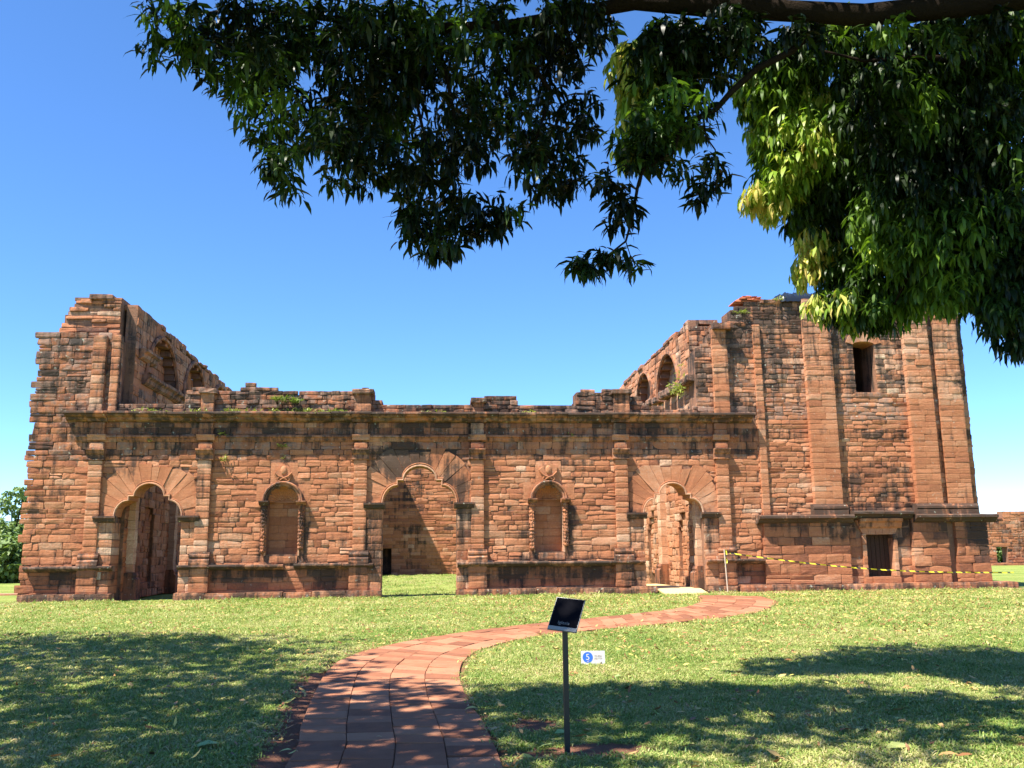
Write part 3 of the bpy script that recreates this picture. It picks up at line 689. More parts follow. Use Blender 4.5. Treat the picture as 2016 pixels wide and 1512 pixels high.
# ---- niches
for c, zb, sp, hw in NICHES:
    nic = empty('niche', (c, D, zb), parent=front)
    back = Frame((0, D+.42, 0), (1, 0, 0), (0, -1, 0))
    z = zb
    while z < sp:
        h = min(random.uniform(.24, .32), sp-z)
        if sp-z-h < .1: h = sp-z
        m = random.uniform(.3, .7)
        for sa, sb in ((c-hw-.05, c-hw+2*hw*m), (c-hw+2*hw*m, c+hw+.05)):
            block('niche_stone', back, sa+.004, sb-.004, z+.004, z+h-.004, .0, -.06, nic, tint=random.gauss(.5, .08), stainf=lambda u, z: .15, grey=.1)
        z += h
    core = MB(); core.box(c-hw-.06, c+hw+.06, D+.46, D+1.0, zb-.1, sp+hw+.1, (.3, .3, .2)); core.build('niche_core', MORTAR, nic)
    # side reveals and shell head
    for s_ in (-1, 1):
        r_ = MB(); x0 = c+s_*hw; r_.box(min(x0, x0+s_*.05), max(x0, x0+s_*.05), D-.05, D+.45, zb, sp, (.72, .1, .2)); r_.build('reveal', TRIM, nic)
    sh = MB(); nf = 15; rows = 6; vs = []; cs = []
    for i in range(nf*2+1):
        t = math.pi*i/(nf*2)
        for j in range(rows+1):
            q = math.pi/2*j/rows; rr = hw*math.sin(q); dep = .40*math.cos(q)
            rid = (.022 if i % 2 else -.018)*math.sin(q)
            vs.append(FRONT.P(c+math.cos(t)*(rr), sp+math.sin(t)*(rr), -dep+rid)); cs.append((.5, .2, .2))
    fs = [(i*(rows+1)+j, i*(rows+1)+j+1, (i+1)*(rows+1)+j+1, (i+1)*(rows+1)+j) for i in range(nf*2) for j in range(rows)]
    sh.add(vs, fs, cs); sh.build('shell', TRIM, nic)
    sc = MB()
    for s_ in (-1, 1):
        pts = [(c+s_*(.12+.09*math.cos(q)*(1-q/9)), sp+.12+.09*math.sin(q)*(1-q/9)) for q in [k*.5 for k in range(14)]]
        sc.tube([FRONT.P(x, z, -.36) for x, z in pts], .022, 5, (.6, .15, .2))
    sc.box(c-hw, c+hw, D+.33, D+.42, sp-.02, sp+.03, (.5, .3, .2)); sc.build('scroll', TRIM, nic)
    ar = MB()
    for rad, th, pp in ((hw+.12, .045, .17), (hw+.05, .05, .10), (hw+.0, .03, .04)):
        ar.tube([FRONT.P(c+rad*math.cos(math.pi*k/22), sp+rad*math.sin(math.pi*k/22), pp) for k in range(23)], th, 6, (.5, .55, .7))
    # filled band under the rolls
    vs = []; n = 22
    for k in range(n+1):
        t = math.pi*k/n
        for rad, pp in ((hw-.02, -.05), (hw-.02, .05), (hw+.13, .15), (hw+.17, .15), (hw+.17, -.02)): vs.append(FRONT.P(c+rad*math.cos(t), sp+rad*math.sin(t), pp))
    ar.add(vs, [(k*5+j, k*5+j+1, (k+1)*5+j+1, (k+1)*5+j) for k in range(n) for j in range(4)], (.5, .5, .6)); ar.build('archivolt', TRIM, nic)
    for s_ in (-1, 1):
        x0 = c+s_*(hw+.09)
        cap = MB(); moulding(cap, FRONT, [(-.04, sp+.03), (.30, sp+.03), (.30, sp-.02), (.24, sp-.06), (.18, sp-.12), (-.04, sp-.12)], x0-.17, x0+.17, .5, lambda a, b: .75, .6, seg=.15); cap.build('niche_capital', TRIM, nic)
        cc = MB(); z = sp-.12; bot = zb+.10+(0.12 if s_ > 0 else 0)
        rows = []; nr = 46; ns = 10
        for j in range(nr+1):
            z = bot+(sp-.12-bot)*j/nr
            for q in range(ns+1):
                t = math.pi*q/ns; lum = .035*abs(math.sin(j*.9))*abs(math.cos(q*1.6+.6*math.sin(j*.45)))+.03*noise.noise(Vector((q*.9, j*.55, c+s_)))
                r_ = .085+lum; rows.append(FRONT.P(x0-math.cos(t)*r_, z, .02+math.sin(t)*(r_*1.35)))
        cc.add(rows, [(j*(ns+1)+q, j*(ns+1)+q+1, (j+1)*(ns+1)+q+1, (j+1)*(ns+1)+q) for j in range(nr) for q in range(ns)] + [tuple(range(ns+1))], (.42, .62, .5)); cc.build('carved_colonnette', TRIM, nic)
        block('smooth_panel', FRONT, min(c+s_*(hw+.1), c+s_*.92)+.0, max(c+s_*(hw+.1), c+s_*.92), sp+.015, sp+.615, .035, -.2, nic, tint=.55, grey=.1, amp=.006)
        block('side_stone', FRONT, min(c+s_*(hw+.02), c+s_*(hw+.22)), max(c+s_*(hw+.02), c+s_*(hw+.22)), zb-.3, sp, .015, -.2, nic, tint=.5, grey=.3)
    # spandrel filler behind the ring and emblem panel
    block('spandrel_panel', FRONT, c-.48, c+.48, sp+.62, sp+1.40, .035, -.2, nic, tint=.58, grey=.1, amp=.005)
    pf = MB(); ring = [(c+(hw+.1)*math.cos(math.pi*k/16), sp+(hw+.1)*math.sin(math.pi*k/16)) for k in range(17)]
    vs = [FRONT.P(x, z, .03) for x, z in ring]+[FRONT.P(c+.95*(1 if k < 8 else -1 if k > 8 else 0), sp+.63*min(1, math.sin(math.pi*k/16)*1.3) if True else 0, .03) for k in range(17)]
    pf.add(vs, [(k, k+1, 18+k, 17+k) for k in range(16)], (.55, .1, .1)); pf.build('spandrel_fill', TRIM, nic)
    block('niche_sill', FRONT, c-.42, c+.55, zb-.26, zb-.01, .06, -.5, nic, tint=.4, stainf=lambda u, z: .5, grey=.6)
    # carved emblem: shield plate, oval and crossed keys
    em = MB(); zc_ = sp+hw+.22
    if c < -3: pl = [(0, .58), (.17, .38), (.29, .18), (.24, .02), (-.24, .02), (-.33, .18), (-.2, .38)]
    else: pl = [(0, .62), (.34, .42), (.22, .0), (-.2, .0), (-.34, .34)]
    m = len(pl); em.add([FRONT.P(c+x, zc_+z, .12) for x, z in pl]+[FRONT.P(c+x*1.08, zc_+z, .02) for x, z in pl], [tuple(range(m))]+[(k, (k+1) % m, m+(k+1) % m, m+k) for k in range(m)], (.55, .3, .2))
    ov = []; 
    for j in range(5):
        q = math.pi/2*j/4
        for k in range(14): ov.append(FRONT.P(c+.115*math.cos(q)*math.cos(k*math.tau/14), zc_+.33+.17*math.cos(q)*math.sin(k*math.tau/14), .12+.06*math.sin(q)))
    em.add(ov, [(j*14+k, j*14+(k+1) % 14, (j+1)*14+(k+1) % 14, (j+1)*14+k) for j in range(4) for k in range(14)], (.6, .25, .2))
    for s_ in (-1, 1):
        em.tube([FRONT.P(c+s_*.30, zc_+.26, .14), FRONT.P(c+s_*.16, zc_+.12, .16), FRONT.P(c-s_*.02, zc_+.05, .16), FRONT.P(c-s_*.12, zc_-.02, .15)], .028, 6, (.5, .4, .3))
        em.tube([FRONT.P(c-s_*.15+.06*math.cos(t), zc_+.01+.06*math.sin(t), .15) for t in [k*.7 for k in range(10)]], .02, 5, (.5, .4, .3))
    em.build('carved_emblem', TRIM, nic)

# ---- thick left end: broken masonry above, and the shoulder wall
LE = empty('left_end_wall', (-12.6, D, 6.5), parent=church)
def le_in(u, z):
    lim = -13.75+max(0, (z-9.46))*0.42+.13*noise.noise(Vector((0, z*5, 1)))
    return lim < u < fx(224, 640)+.06 and z < 10.95
FR2 = Frame((0, D+.5, 0), (1, 0, 0), (0, -1, 0))
masonry(FR2, -13.9, -11.0, 9.3, 10.95, le_in, LE, ch=(.12, .2), sl=(.5, 1.2), T=2.4, seed=3, amp=.03, pslop=.07, stainf=lambda u, z: .18+.12*(z-9), greyf=lambda u, z: .3, tintf=lambda u, z: .55, pf=.05)
block('top_slab', FR2, fx(168, 590), fx(214, 590), 10.86, 11.05, .16, -2.0, LE, tint=.4, stainf=lambda u, z: .5, grey=.9, amp=.03)
block('top_slab', FR2, fx(150, 590), fx(172, 590), 10.72, 10.86, .1, -1.5, LE, tint=.5, stainf=lambda u, z: .3, grey=.5, amp=.03)
for (a, b, p) in ((183, 209, .2), (219, 236, .14)):
    u0_, u1_ = fx(a, 740), fx(b, 740); pil = empty('end_pilaster', (u0_, D, CT), parent=LE); z = CT+.05
    zt = 9.2
    while z < zt:
        h = random.uniform(.2, .32); block('end_pilaster_block', FRONT, u0_, u1_, z+.004, z+h-.004, p, -.2, pil, grey=.5, amp=.012); z += h
block('grey_cap', FR2, fx(196, 650), fx(222, 650), 9.25, 9.5, .55, -.3, LE, tint=.8, stainf=lambda u, z: .3, grey=1.2, amp=.01)
block('grey_cap', FR2, fx(190, 650), fx(221, 650), 9.05, 9.26, .45, -.3, LE, tint=.9, stainf=lambda u, z: .1, grey=1.4, amp=.01)
lc = MB(); lc.box(-13.8, -11.1, D+1.0, D+2.0, 0, 9.4, (.3, .4, .4)); lc.build('end_core', MORTAR, LE)

# ---- side walls that run back from the front
def side_wall(name, X, sgn, y0, y1, ztop, bays, parent, ledge, low_niches, pil_y, thick=2.6, seed=5, stain=.3, tint=.5):
    w = empty(name, (X, (y0+y1)/2, 0), parent=parent)
    outer = Frame((X, 0, 0), (0, 1, 0), (sgn, 0, 0)); inner_ = Frame((X-sgn*.42, 0, 0), (0, 1, 0), (sgn, 0, 0))
    def arch(u, z, c, hw, sp, base): return (base < z <= sp and abs(u-c) < hw) or (z > sp and math.hypot(u-c, z-sp) < hw)
    def top(u): return ztop + .15*noise.noise(Vector((u*.8, 3, seed))) - (0.02*max(0, u-y0))
    def ins(u, z):
        if z > top(u): return False
        if any(arch(u, z, *b[:4]) for b in bays): return False
        if any(arch(u, z, *b) for b in low_niches): return False
        return True
    def insb(u, z):
        if z > top(u)-.1: return False
        if any(arch(u, z, *b[:4]) for b in bays): return False
        if any(arch(u, z, *b) for b in low_niches): return False
        return True
    sf = lambda u, z: stain+(.15 if z > ztop-1.2 else 0)+(.15 if z < .8 else 0)
    gf = lambda u, z: .45 if z > 6 else .2
    tf = lambda u, z: tint
    masonry(outer, y0, y1, 0, ztop+.1, ins, w, ch=(.24, .33), sl=(.45, .95), T=.4, seed=seed, tintf=tf, stainf=sf, greyf=gf, insideb=insb, step=.1, amp=.018, name='side_stonework')
    def ins2(u, z):
        if not (any(arch(u, z, b[0], b[1]+.1, b[2], b[3]-.1) for b in bays)): return False
        return not any(arch(u, z, b[0], b[1]*.38, b[2]-.15, b[3]+.25) for b in bays)
    masonry(inner_, y0, y1, 4, ztop, ins2, w, ch=(.24, .33), sl=(.4, .8), T=.17, seed=seed+1, tintf=tf, stainf=lambda u, z: stain-.1, greyf=gf, step=.1, name='recess_stonework')
    deep = Frame((X-sgn*.62, 0, 0), (0, 1, 0), (sgn, 0, 0)); shal = Frame((X-sgn*.14, 0, 0), (0, 1, 0), (sgn, 0, 0))
    def ins3(u, z): return any(arch(u, z, b[0], b[1]*.45, b[2]-.1, b[3]+.1) for b in bays)
    masonry(shal, y0, y1, .5, 6, lambda u, z: any(arch(u, z, b[0], b[1]+.1, b[2], b[3]-.1) for b in low_niches), w, ch=(.2, .28), sl=(.35, .6), T=.5, seed=seed+3, tintf=lambda u, z: tint-.05, stainf=lambda u, z: .12, step=.05, name='niche_stonework')
    outer_T = .12
    masonry(deep, y0, y1, .5, ztop, ins3, w, ch=(.2, .28), sl=(.35, .6), T=.3, seed=seed+2, tintf=lambda u, z: tint-.08, stainf=lambda u, z: .2, step=.1, name='blocked_window_stonework')
    core = MB(); a = X-sgn*1.3; b = X-sgn*thick; core.box(min(a, b), max(a, b), y0, y1, 0, ztop-.25, (.3, .4, .4)); core.build('side_core', MORTAR, w)
    for b in bays:
        m = MB(); c, hw, sp, base = b[:4]
        pts = [outer.P(c-hw-.08, base+.3+(sp-base-.3)*k/5, .05) for k in range(6)]+[outer.P(c-(hw+.08)*math.cos(math.pi*k/14), sp+(hw+.08)*math.sin(math.pi*k/14), .06) for k in range(15)]+[outer.P(c+hw+.08, sp-(sp-base-.3)*k/5, .05) for k in range(1, 6)]
        m.tube(pts, .09, 6, (.4, .62, .6)); m.build('blind_arch_ring', TRIM, w)
    for (ya, yb, z) in ledge:
        mould_pieces('ledge_stone', outer, [(-.05, z+.05), (.36, z+.05), (.36, z-.06), (.24, z-.13), (.2, z-.26), (.08, z-.34), (-.05, z-.34)], ya, yb, w, ln=(1.0, 1.8), stainf=lambda u, z: .6, tint=.4, grey=.7, dz=.03)
    for (yc, hw, zt) in pil_y:
        m = MB(); z = 1.0; pw = empty('inner_pilaster', (X, yc, 0), parent=w)
        m.v = []; z = .95
        while z < zt:
            h = random.uniform(.28, .5); face_stone(m, outer, yc-hw, yc+hw, z+.004, min(zt, z+h)-.004, .28, -.05, .006, random.gauss(.8, .06), lambda u, z: .08, .2, rnd=.006, jit=.003); z += h
        m.build('pilaster_shaft', TRIM, pw)
        m = MB(); moulding(m, outer, [(-.05, .95), (.33, .95), (.38, .85), (.36, .78), (.45, .7), (.45, 0), (-.05, 0)], yc-hw-.14, yc+hw+.14, .3, lambda u, z: .7, .4); m.build('pilaster_base', TRIM, pw)
    # coping stones along the broken top
    y = y0
    while y < y1:
        e = y+random.uniform(.5, 1.1); t_ = top((y+e)/2); block('coping_stone', outer, y+.01, min(e, y1), t_-.05, t_+random.uniform(.06, .22), .03+random.uniform(-.05, .08), -1.2, w, tint=.35, stainf=lambda u, z: .5, grey=.8, amp=.04, rnd=.03, jit=.03); y = e
    return w
XL_, XR_ = -11.0, fx(1376, 760)
bl = []
for a, b, ty, by in ((275, 337, 657, 745), (352, 394, 710, 772)):
    ya, yb = yz0(a, XL_), yz0(b, XL_); c = (ya+yb)/2; hw = (yb-ya)/2; zt = yz((a+b)/2, ty, XL_)[1]; bl.append((c, hw, zt-hw, 8.4 if a > 1 else 8))
bl[1] = (bl[1][0], bl[1][1], min(bl[1][2], 9.9-bl[1][1]+.5), 8.4)
bl = [(c, hw, 10.15-hw, 6.9+1.3) for c, hw, sp, b in bl]+[(bl[1][0]+(bl[1][0]-bl[0][0]), bl[1][1], 10.0-bl[1][1], 8.2)]
yA, yB = yz0(284, XL_), yz0(312, XL_)
low = [((yA+yB)/2, (yB-yA)/2*.9, yz(297, 1036, XL_)[1], yz(297, 1148, XL_)[1])]
side_wall('left_nave_wall', XL_, 1, D+.75, 51.0, 10.6, bl, church, [(D+1.6, 41.5+6, 8.25), (D+1.06, D+2.8, 9.15)], low, [(yz0(262, XL_), .16, 5.0), (yz0(341.5, XL_), .2, 5.0)], seed=5, stain=.28, tint=.52)
br = []
for a, b, ty in ((1303, 1345, 665), (1262, 1291, 725)):
    ya, yb = yz0(b, XR_), yz0(a, XR_); hw = (yb-ya)/2; br.append(((ya+yb)/2, hw, yz((a+b)/2, ty, XR_)[1]-hw, 7.9))
br = [(c, hw, 9.75-hw, b) for c, hw, sp, b in br]
lowr = []
for a, b, ty, by in ((1271, 1293, 1011, 1146), (1330, 1350, 1010, 1132)):
    ya, yb = yz0(b, XR_), yz0(a, XR_); lowr.append(((ya+yb)/2, (yb-ya)/2, yz((a+b)/2, ty, XR_)[1]-(yb-ya)/2, yz((a+b)/2, by, XR_)[1]))
rw = side_wall('right_nave_wall', XR_, -1, D+1.05, 49.0, 10.35, br, church, [(42.0, 48, 7.9)], lowr, [(yz0(1305, XR_), .3, 5.2), (yz0(1375, XR_), .2, 5.2)], thick=2.3, seed=9, stain=.12, tint=.62)
masonry(Frame((0, D+1.04, 0), (1, 0, 0), (0, -1, 0)), XR_, XR_+2.4, 6.4, 10.25, lambda u, z: True, rw, seed=77, T=.3, stainf=lambda u, z: .45, greyf=lambda u, z: .5, tintf=lambda u, z: .5, name='end_stonework')
# broken corbelled stones under the blind arches of the right wall (the stair like remains)
for k, (px, py) in enumerate(((1265, 800), (1278, 790), (1290, 785), (1302, 775), (1315, 768), (1328, 762), (1340, 752), (1350, 745))):
    y, z = yz(px, py, XR_-.3); fr = Frame((XR_, 0, 0), (0, 1, 0), (-1, 0, 0))
    block('corbel_stone', fr, y-.42, y+.42, z-.22, z+.08, .38, -.1, rw, tint=.35, stainf=lambda u, z: .7, grey=.9, amp=.07, rnd=.04, jit=.04)

# ---- back wall of the nave with its dark doorway, and an unseen wall added to cast its diagonal shadow
bw = empty('back_wall', (0, 62, 0), parent=church)
BK = Frame((0, 62, 0), (1, 0, 0), (0, -1, 0))
ub0, ub1 = 62*math.tan(R(YAW)+math.atan((753-1008)/F))-.2, 62*math.tan(R(YAW)+math.atan((771-1008)/F))
def bk_in(u, z): return not (ub0-1 < u < ub1 and z < 1.75)
masonry(BK, -6.3, 4.2, 0.0, 9.2, bk_in, bw, ch=(.19, .27), sl=(.5, 1.1), T=1.0, seed=21, amp=.012, step=.1, tintf=lambda u, z: .43, greyf=lambda u, z: .1, stainf=lambda u, z: .12+(.2 if abs(z-4.6) < .5 or abs(z-3) < .25 else 0)+(.2 if abs(u+1.2) < .7 else 0), name='back_stonework')
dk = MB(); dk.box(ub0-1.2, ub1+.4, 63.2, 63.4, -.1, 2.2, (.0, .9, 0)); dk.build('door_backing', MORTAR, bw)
xc = -4.4
cw = MB(); cw.box(xc-1, xc, 58.6, 62, 0, 11.4, (.4, .4, .4)); cw.build('unseen_shadow_wall', STONE, bw)

# ---- transept
tr = empty('transept', (16, D, 0), parent=church)
XE = fx(1927, 990)
TT = [(XT0-.1, fz(690, 1375)), (fx(1397, 660), fz(665, 1397)), (fx(1398, 650), fz(645, 1410)), (fx(1436, 640), fz(640, 1430)), (fx(1438, 600), fz(606, 1440)), (fx(1478, 600), fz(598, 1480)), (fx(1522, 595), fz(594, 1520)), (fx(1560, 595), fz(590, 1560)),
      (fx(1700, 600), fz(592, 1700)), (fx(1897, 600), fz(597, 1897)), (30, fz(597, 1897))]
def ttop(u):
    for (a, za), (b, zb) in zip(TT, TT[1:]):
        if a <= u <= b: return za+(zb-za)*(u-a)/max(1e-6, b-a)
    return TT[-1][1]
W0, W1, WZ0, WZ1 = fx(1681, 720), fx(1724, 720), fz(773, 1702), fz(676, 1702)
D0, D1, DZ0, DZ1 = fx(1705, 1090), fx(1758, 1090), fz(1135, 1732), fz(1051, 1732)
SZ = fz(1019, 1700)
def t_in(u, z):
    if z > ttop(u)+.12*noise.noise(Vector((u*1.7, 1, 0))): return False
    if z < CT+.02 and u < SEAM: return False
    if z < SZ: return False
    if W0 < u < W1 and WZ0 < z < WZ1+.12: return False
    if W0-.3 < u < W1+.3 and WZ1-.02 < z < WZ1+.5: return False
    return True
def t_inb(u, z):
    if z > ttop(u)-.15: return False
    if z < CT+.02 and u < SEAM: return False
    if W0 < u < W1 and WZ0 < z < WZ1+.1: return False
    if D0-.02 < u < D1+.02 and DZ0 < z < DZ1+.02: return False
    return True
def t_tint(u, z): return .60 if z > 7.3 else .46
def t_proud(u, z): return (.03*noise.noise(Vector((u*.7, z*.8, 5))) if z > 6.8 else -.0)
masonry(FRONT, XT0, XE-.3, SZ, 11.4, t_in, tr, singles=True, ch=(.13, .22), sl=(.28, .75), amp=.013, tintf=t_tint, stainf=front_stain_shade, greyf=front_grey, insideb=t_inb, T=1.1, seed=31, rag=.05, proudf=t_proud, pslop=.012)
# lower podium in three planes
POD = [(SEAM, fx(1671, 1100), .22), (fx(1671, 1100), fx(1795, 1100), .02), (fx(1795, 1100), fx(1866, 1100), .20), (fx(1866, 1100), fx(1881, 1100), -.02), (fx(1881, 1100), fx(1944, 1100), .20)]
def p_in(u, z): return not (D0-.06 < u < D1+.06 and DZ0-.25 < z < DZ1+.03) and not (D0-.35 < u < D1+.42 and DZ1 < z < DZ1+.5)
for k, (a, b, p) in enumerate(POD):
    masonry(FRONT, a, b, .26, SZ, p_in, tr, singles=True, ch=(.25, .42), sl=(.5, 1.1), amp=.014, tintf=lambda u, z: .42, stainf=front_stain_shade, greyf=front_grey, T=1.0, seed=41+k, pf=p, pb=-.1, back=(k == 0), insideb=lambda u, z: False)
pc = MB()
for a, b, z0, z1 in ((SEAM+.05, D0-.02, .0, SZ), (D1+.02, fx(1940, 1100), 0, SZ), (D0-.02, D1+.02, 0, DZ0), (D0-.02, D1+.02, DZ1, SZ)): pc.box(a, b, D-(-.0), D+1.1, z0, z1, (.35, .4, .3))
for a, b, p in POD:
    if p > .1:
        pc.box(a+.03, b-.03, D-p+.05, D+.02, .0, SZ-.02, (.35, .4, .3))
pc.build('podium_core', MORTAR, tr)
u = fx(1450, 1160)
while u < fx(1988, 1160)-.05:
    e = u+random.uniform(.9, 1.7)
    if fx(1988, 1160)-e < .6: e = fx(1988, 1160)
    block('plinth_stone', FRONT, u+.006, e-.006, -.1, .27+random.uniform(-.02, .02), .58+random.uniform(-.02, .02), -.05, tr, tint=random.gauss(.42, .12), stainf=lambda u, z: .66, grey=.6, amp=.02, rnd=.02); u = e
POS = [(-.05, SZ+.1), (.44, SZ+.1), (.50, SZ+.06), (.50, SZ-.02), (.44, SZ-.05), (.38, SZ-.07), (.30, SZ-.16), (.2, SZ-.20), (-.05, SZ-.2)]
DK = lambda u, z: 1.15
for a, b in ((fx(1486, 1017), fx(1672, 1017)), (fx(1792, 1017), fx(1951, 1017))): mould_pieces('podium_sill_stone', FRONT, POS, a, b, tr, ln=(1.0, 1.8), stainf=DK, tint=.4, grey=.7)
mould_pieces('door_hood_stone', FRONT, [(p*.82, z+.14) for p, z in POS], fx(1672, 1010), fx(1790, 1010), tr, ln=(.9, 1.4), stainf=DK, tint=.4, grey=.7)
hd = MB(); moulding(hd, FRONT, [(-.05, SZ-.04), (.30, SZ-.04), (.28, SZ-.14), (.2, SZ-.2), (.16, SZ-.34), (.1, SZ-.4), (-.05, SZ-.4)], D0-.25, D1+.35, .5, lambda u, z: .5, .4); hd.build('hood_support', TRIM, tr)
# flat arch over the small door
n = 5
for k in range(n):
    a, b = D0-.1+(D1-D0+.2)*k/n, D0-.1+(D1-D0+.2)*(k+1)/n; mid = (D0+D1)/2; m = MB()
    ta, tb = mid+(a-mid)*1.42, mid+(b-mid)*1.42
    z0, z1 = DZ1-.02, DZ1+.5
    m.add([FRONT.P(a+.005, z0, .09), FRONT.P(b-.005, z0, .09), FRONT.P(tb-.005, z1, .08), FRONT.P(ta+.005, z1, .08), FRONT.P(a+.005, z0, -.5), FRONT.P(b-.005, z0, -.5), FRONT.P(tb-.005, z1, -.3), FRONT.P(ta+.005, z1, -.3)],
          [(0,1,2,3),(0,4,5,1),(1,5,6,2),(2,6,7,3),(3,7,4,0)], (random.gauss(.5, .08), .25, .2)); m.build('lintel_stone', TRIM, tr)
for s0, s1 in ((D0-.16, D0-.0), (D1+.0, D1+.16)):
    z = DZ0
    while z < DZ1-.05:
        h = min(random.uniform(.3, .55), DZ1-z); block('door_jamb_stone', FRONT, s0, s1, z+.004, z+h-.004, .13, -.45, tr, tint=random.gauss(.6, .08), grey=.3); z += h
block('door_sill', FRONT, fx(1716, 1140), fx(1770, 1140), DZ0-.26, DZ0-.005, .2, -.4, tr, tint=.4, stainf=lambda u, z: .3, grey=.3)
block('door_sill', FRONT, D0-.16, fx(1716, 1140)-.01, DZ0-.26, DZ0-.005, .15, -.4, tr, tint=.4, stainf=lambda u, z: .3, grey=.3)
dr = empty('wooden_door', ((D0+D1)/2, D+.25, DZ0), parent=tr)
bk_ = MB(); bk_.box(D0-.05, D1+.05, D+.34, D+.4, DZ0, DZ1, (.1, .9, 0)); bk_.build('door_panel', WOOD, dr)
for k in range(6):
    a = D0+(D1-D0)*k/6; b = D0+(D1-D0)*(k+1)/6; q = MB(); q.box(a+.008, b-.008, D+.29+random.uniform(-.006, .006), D+.338, DZ0+.005, DZ1-.01); q.build('plank', WOOD, dr)
# pilasters of the transept
def tpil(px0, px1, py, z0, z1, p, bw_=0.12, base=True, ragtop=0, cap=False, wide=True):
    ua, ub = fx(px0, py), fx(px1, py); t = empty('tall_pilaster', (ua, D, z0), parent=tr); z = z0+(.42 if base else 0)
    while z < z1:
        h = random.uniform(.16, .27); e = min(z1, z+h)
        nseg = 1 if (ub-ua) < .6 else 2; m = random.uniform(.35, .65); cuts = [ua, ub] if nseg == 1 else [ua, ua+(ub-ua)*m, ub]
        for a, b in zip(cuts, cuts[1:]):
            hi = z > 7
            block('tall_pilaster_block', FRONT, a+.003, b-.003, z+.004, e-.004, p+random.uniform(-.008, .008)*(3 if hi else 1), -.05, t, tint=min(1, max(0, random.gauss(.64 if hi else .47, .07))), stainf=lambda u, zz: front_stain_shade(u, zz)*.6, grey=.3, amp=.014 if hi else .004, rnd=.007 if hi else .004)
        z = e
    if base:
        m = MB(); moulding(m, FRONT, [(-.05, z0+.42), (p+.02, z0+.42), (p+.05, z0+.37), (p+.12, z0+.33), (p+.13, z0+.25), (p+.06, z0+.21), (p+.13, z0+.20), (p+.14, z0+.02), (-.05, z0+.02)], ua-.12, ub+.12, .4, lambda u, z: 1.0, .6, seg=.2); m.build('tall_pilaster_base', TRIM, t)
    return t
tpil(1402, 1431, 740, CT+.04, fz(650, 1415), .2, base=False)
block('broken_capital', FRONT, fx(1399, 650), fx(1436, 650), fz(652, 1415), fz(640, 1415), .42, -.2, tr, tint=.35, stainf=lambda u, z: .8, grey=.6, amp=.05)
tpil(1485, 1499, 740, SZ+.1, fz(640, 1490), .12, base=False)
tpil(1583, 1636, 740, SZ+.08, fz(592, 1600), .26)
tpil(1779, 1827, 740, SZ+.08, fz(600, 1800), .26)
tpil(1864, 1912, 990, SZ+.08, fz(600, 1880), .16)
cn = MB(); cn.box(XE-.35, XE-.02, D+.12, D+9.3, 0, 11.0, (.45, .3, .3)); cn.build('corner_return', STONE, tr)
def rt_in(u, z): return z < 10.95
masonry(Frame((0, D+.1, 0), (1, 0, 0), (0, -1, 0)), XE-.34, XE+.02, SZ, 11.0, rt_in, tr, ch=(.2, .3), sl=(.4, .5), T=.3, seed=51, stainf=front_stain_shade, greyf=front_grey, tintf=lambda u, z: .5, name='corner_stonework', rag=.02)
# window splay
wd = empty('tower_window', ((W0+W1)/2, D, WZ0), parent=tr)
for k in range(5):
    t0, t1 = math.pi*k/5, math.pi*(k+1)/5; m = MB(); c_ = (W0+W1)/2; hw = (W1-W0)/2
    q = [(c_-hw*math.cos(t0), WZ1-.05+.12*math.sin(t0)), (c_-hw*math.cos(t1), WZ1-.05+.12*math.sin(t1)), (c_-(hw+.27)*math.cos(t1), WZ1+.03+.46*math.sin(t1)), (c_-(hw+.27)*math.cos(t0), WZ1+.03+.46*math.sin(t0))]
    m.add([FRONT.P(x, z, .05) for x, z in q]+[FRONT.P(x, z, -1.0) for x, z in q], [(0,1,2,3),(0,4,5,1),(1,5,6,2),(2,6,7,3),(3,7,4,0)], (random.gauss(.6, .1), .3, .5)); m.build('window_arch_stone', TRIM, wd)
m = MB(); m.box(W0-.3, W1+.3, D+2.6, D+2.8, WZ0-.4, WZ1+.5, (.1, .8, .1)); m.box(W0-.3, W1+.3, D+1.1, D+2.8, WZ1+.3, WZ1+.5, (.1, .8, .1)); m.box(W0-.35, W0-.25, D+1.1, D+2.8, WZ0-.4, WZ1+.5, (.2, .8, .1)); m.box(W1+.15, W1+.3, D+1.1, D+2.8, WZ0-.4, WZ1+.5, (.3, .6, .1)); m.build('window_room', MORTAR, wd)  # closed box in dark stone paints the window's unlit interior
block('window_sill_stone', FRONT, W0-.05, W1+.1, WZ0-.2, WZ0, .06, -1.0, wd, tint=.4, stainf=lambda u, z: .6, grey=.8, amp=.02)
m = MB(); pw_ = W0+.42
m.tube([(pw_, D+.9, WZ0), (pw_-.02, D+.9, WZ0+.85)], .03, 6); m.tube([(pw_-.25, D+.9, WZ0), (pw_, D+.9, WZ0+.25)], .02, 6); m.tube([(pw_+.22, D+.9, WZ0), (pw_, D+.9, WZ0+.25)], .02, 6)
tag(m.build('wooden_prop', simple('grey_timber', (.2, .16, .12), .8)), 'thin timber prop with two struts standing inside the dark upper window', 'prop')
# other sides of the transept block
for a, b, z1, y0, y1 in ((XT0+.2, W0-.4, 10.2, D+1.05, D+3), (W1+.35, XE-.4, 10.9, D+1.05, D+3), (W0-.38, W1+.33, 10.9, D+2.9, D+3), (XT0+.4, XE-.4, 10.6, D+9, D+9.6)):
    tb = MB(); tb.box(a, b, y0, y1, 0, z1, (.4, .4, .3)); tb.build('inner_masonry', MORTAR, tr)
# loose rubble along the broken top
for k in range(34):
    u = random.uniform(XT0+.2, XE-.5); z = ttop(u); w_ = random.uniform(.3, .8)
    block('top_rubble', FRONT, u, u+w_, z-.05, z+random.uniform(.04, .17), random.uniform(-.1, .12), -.8, tr, tint=random.uniform(.3, .6), stainf=lambda u, z: .5, grey=.6, amp=.05, rnd=.03, jit=.03, tilt=.03)

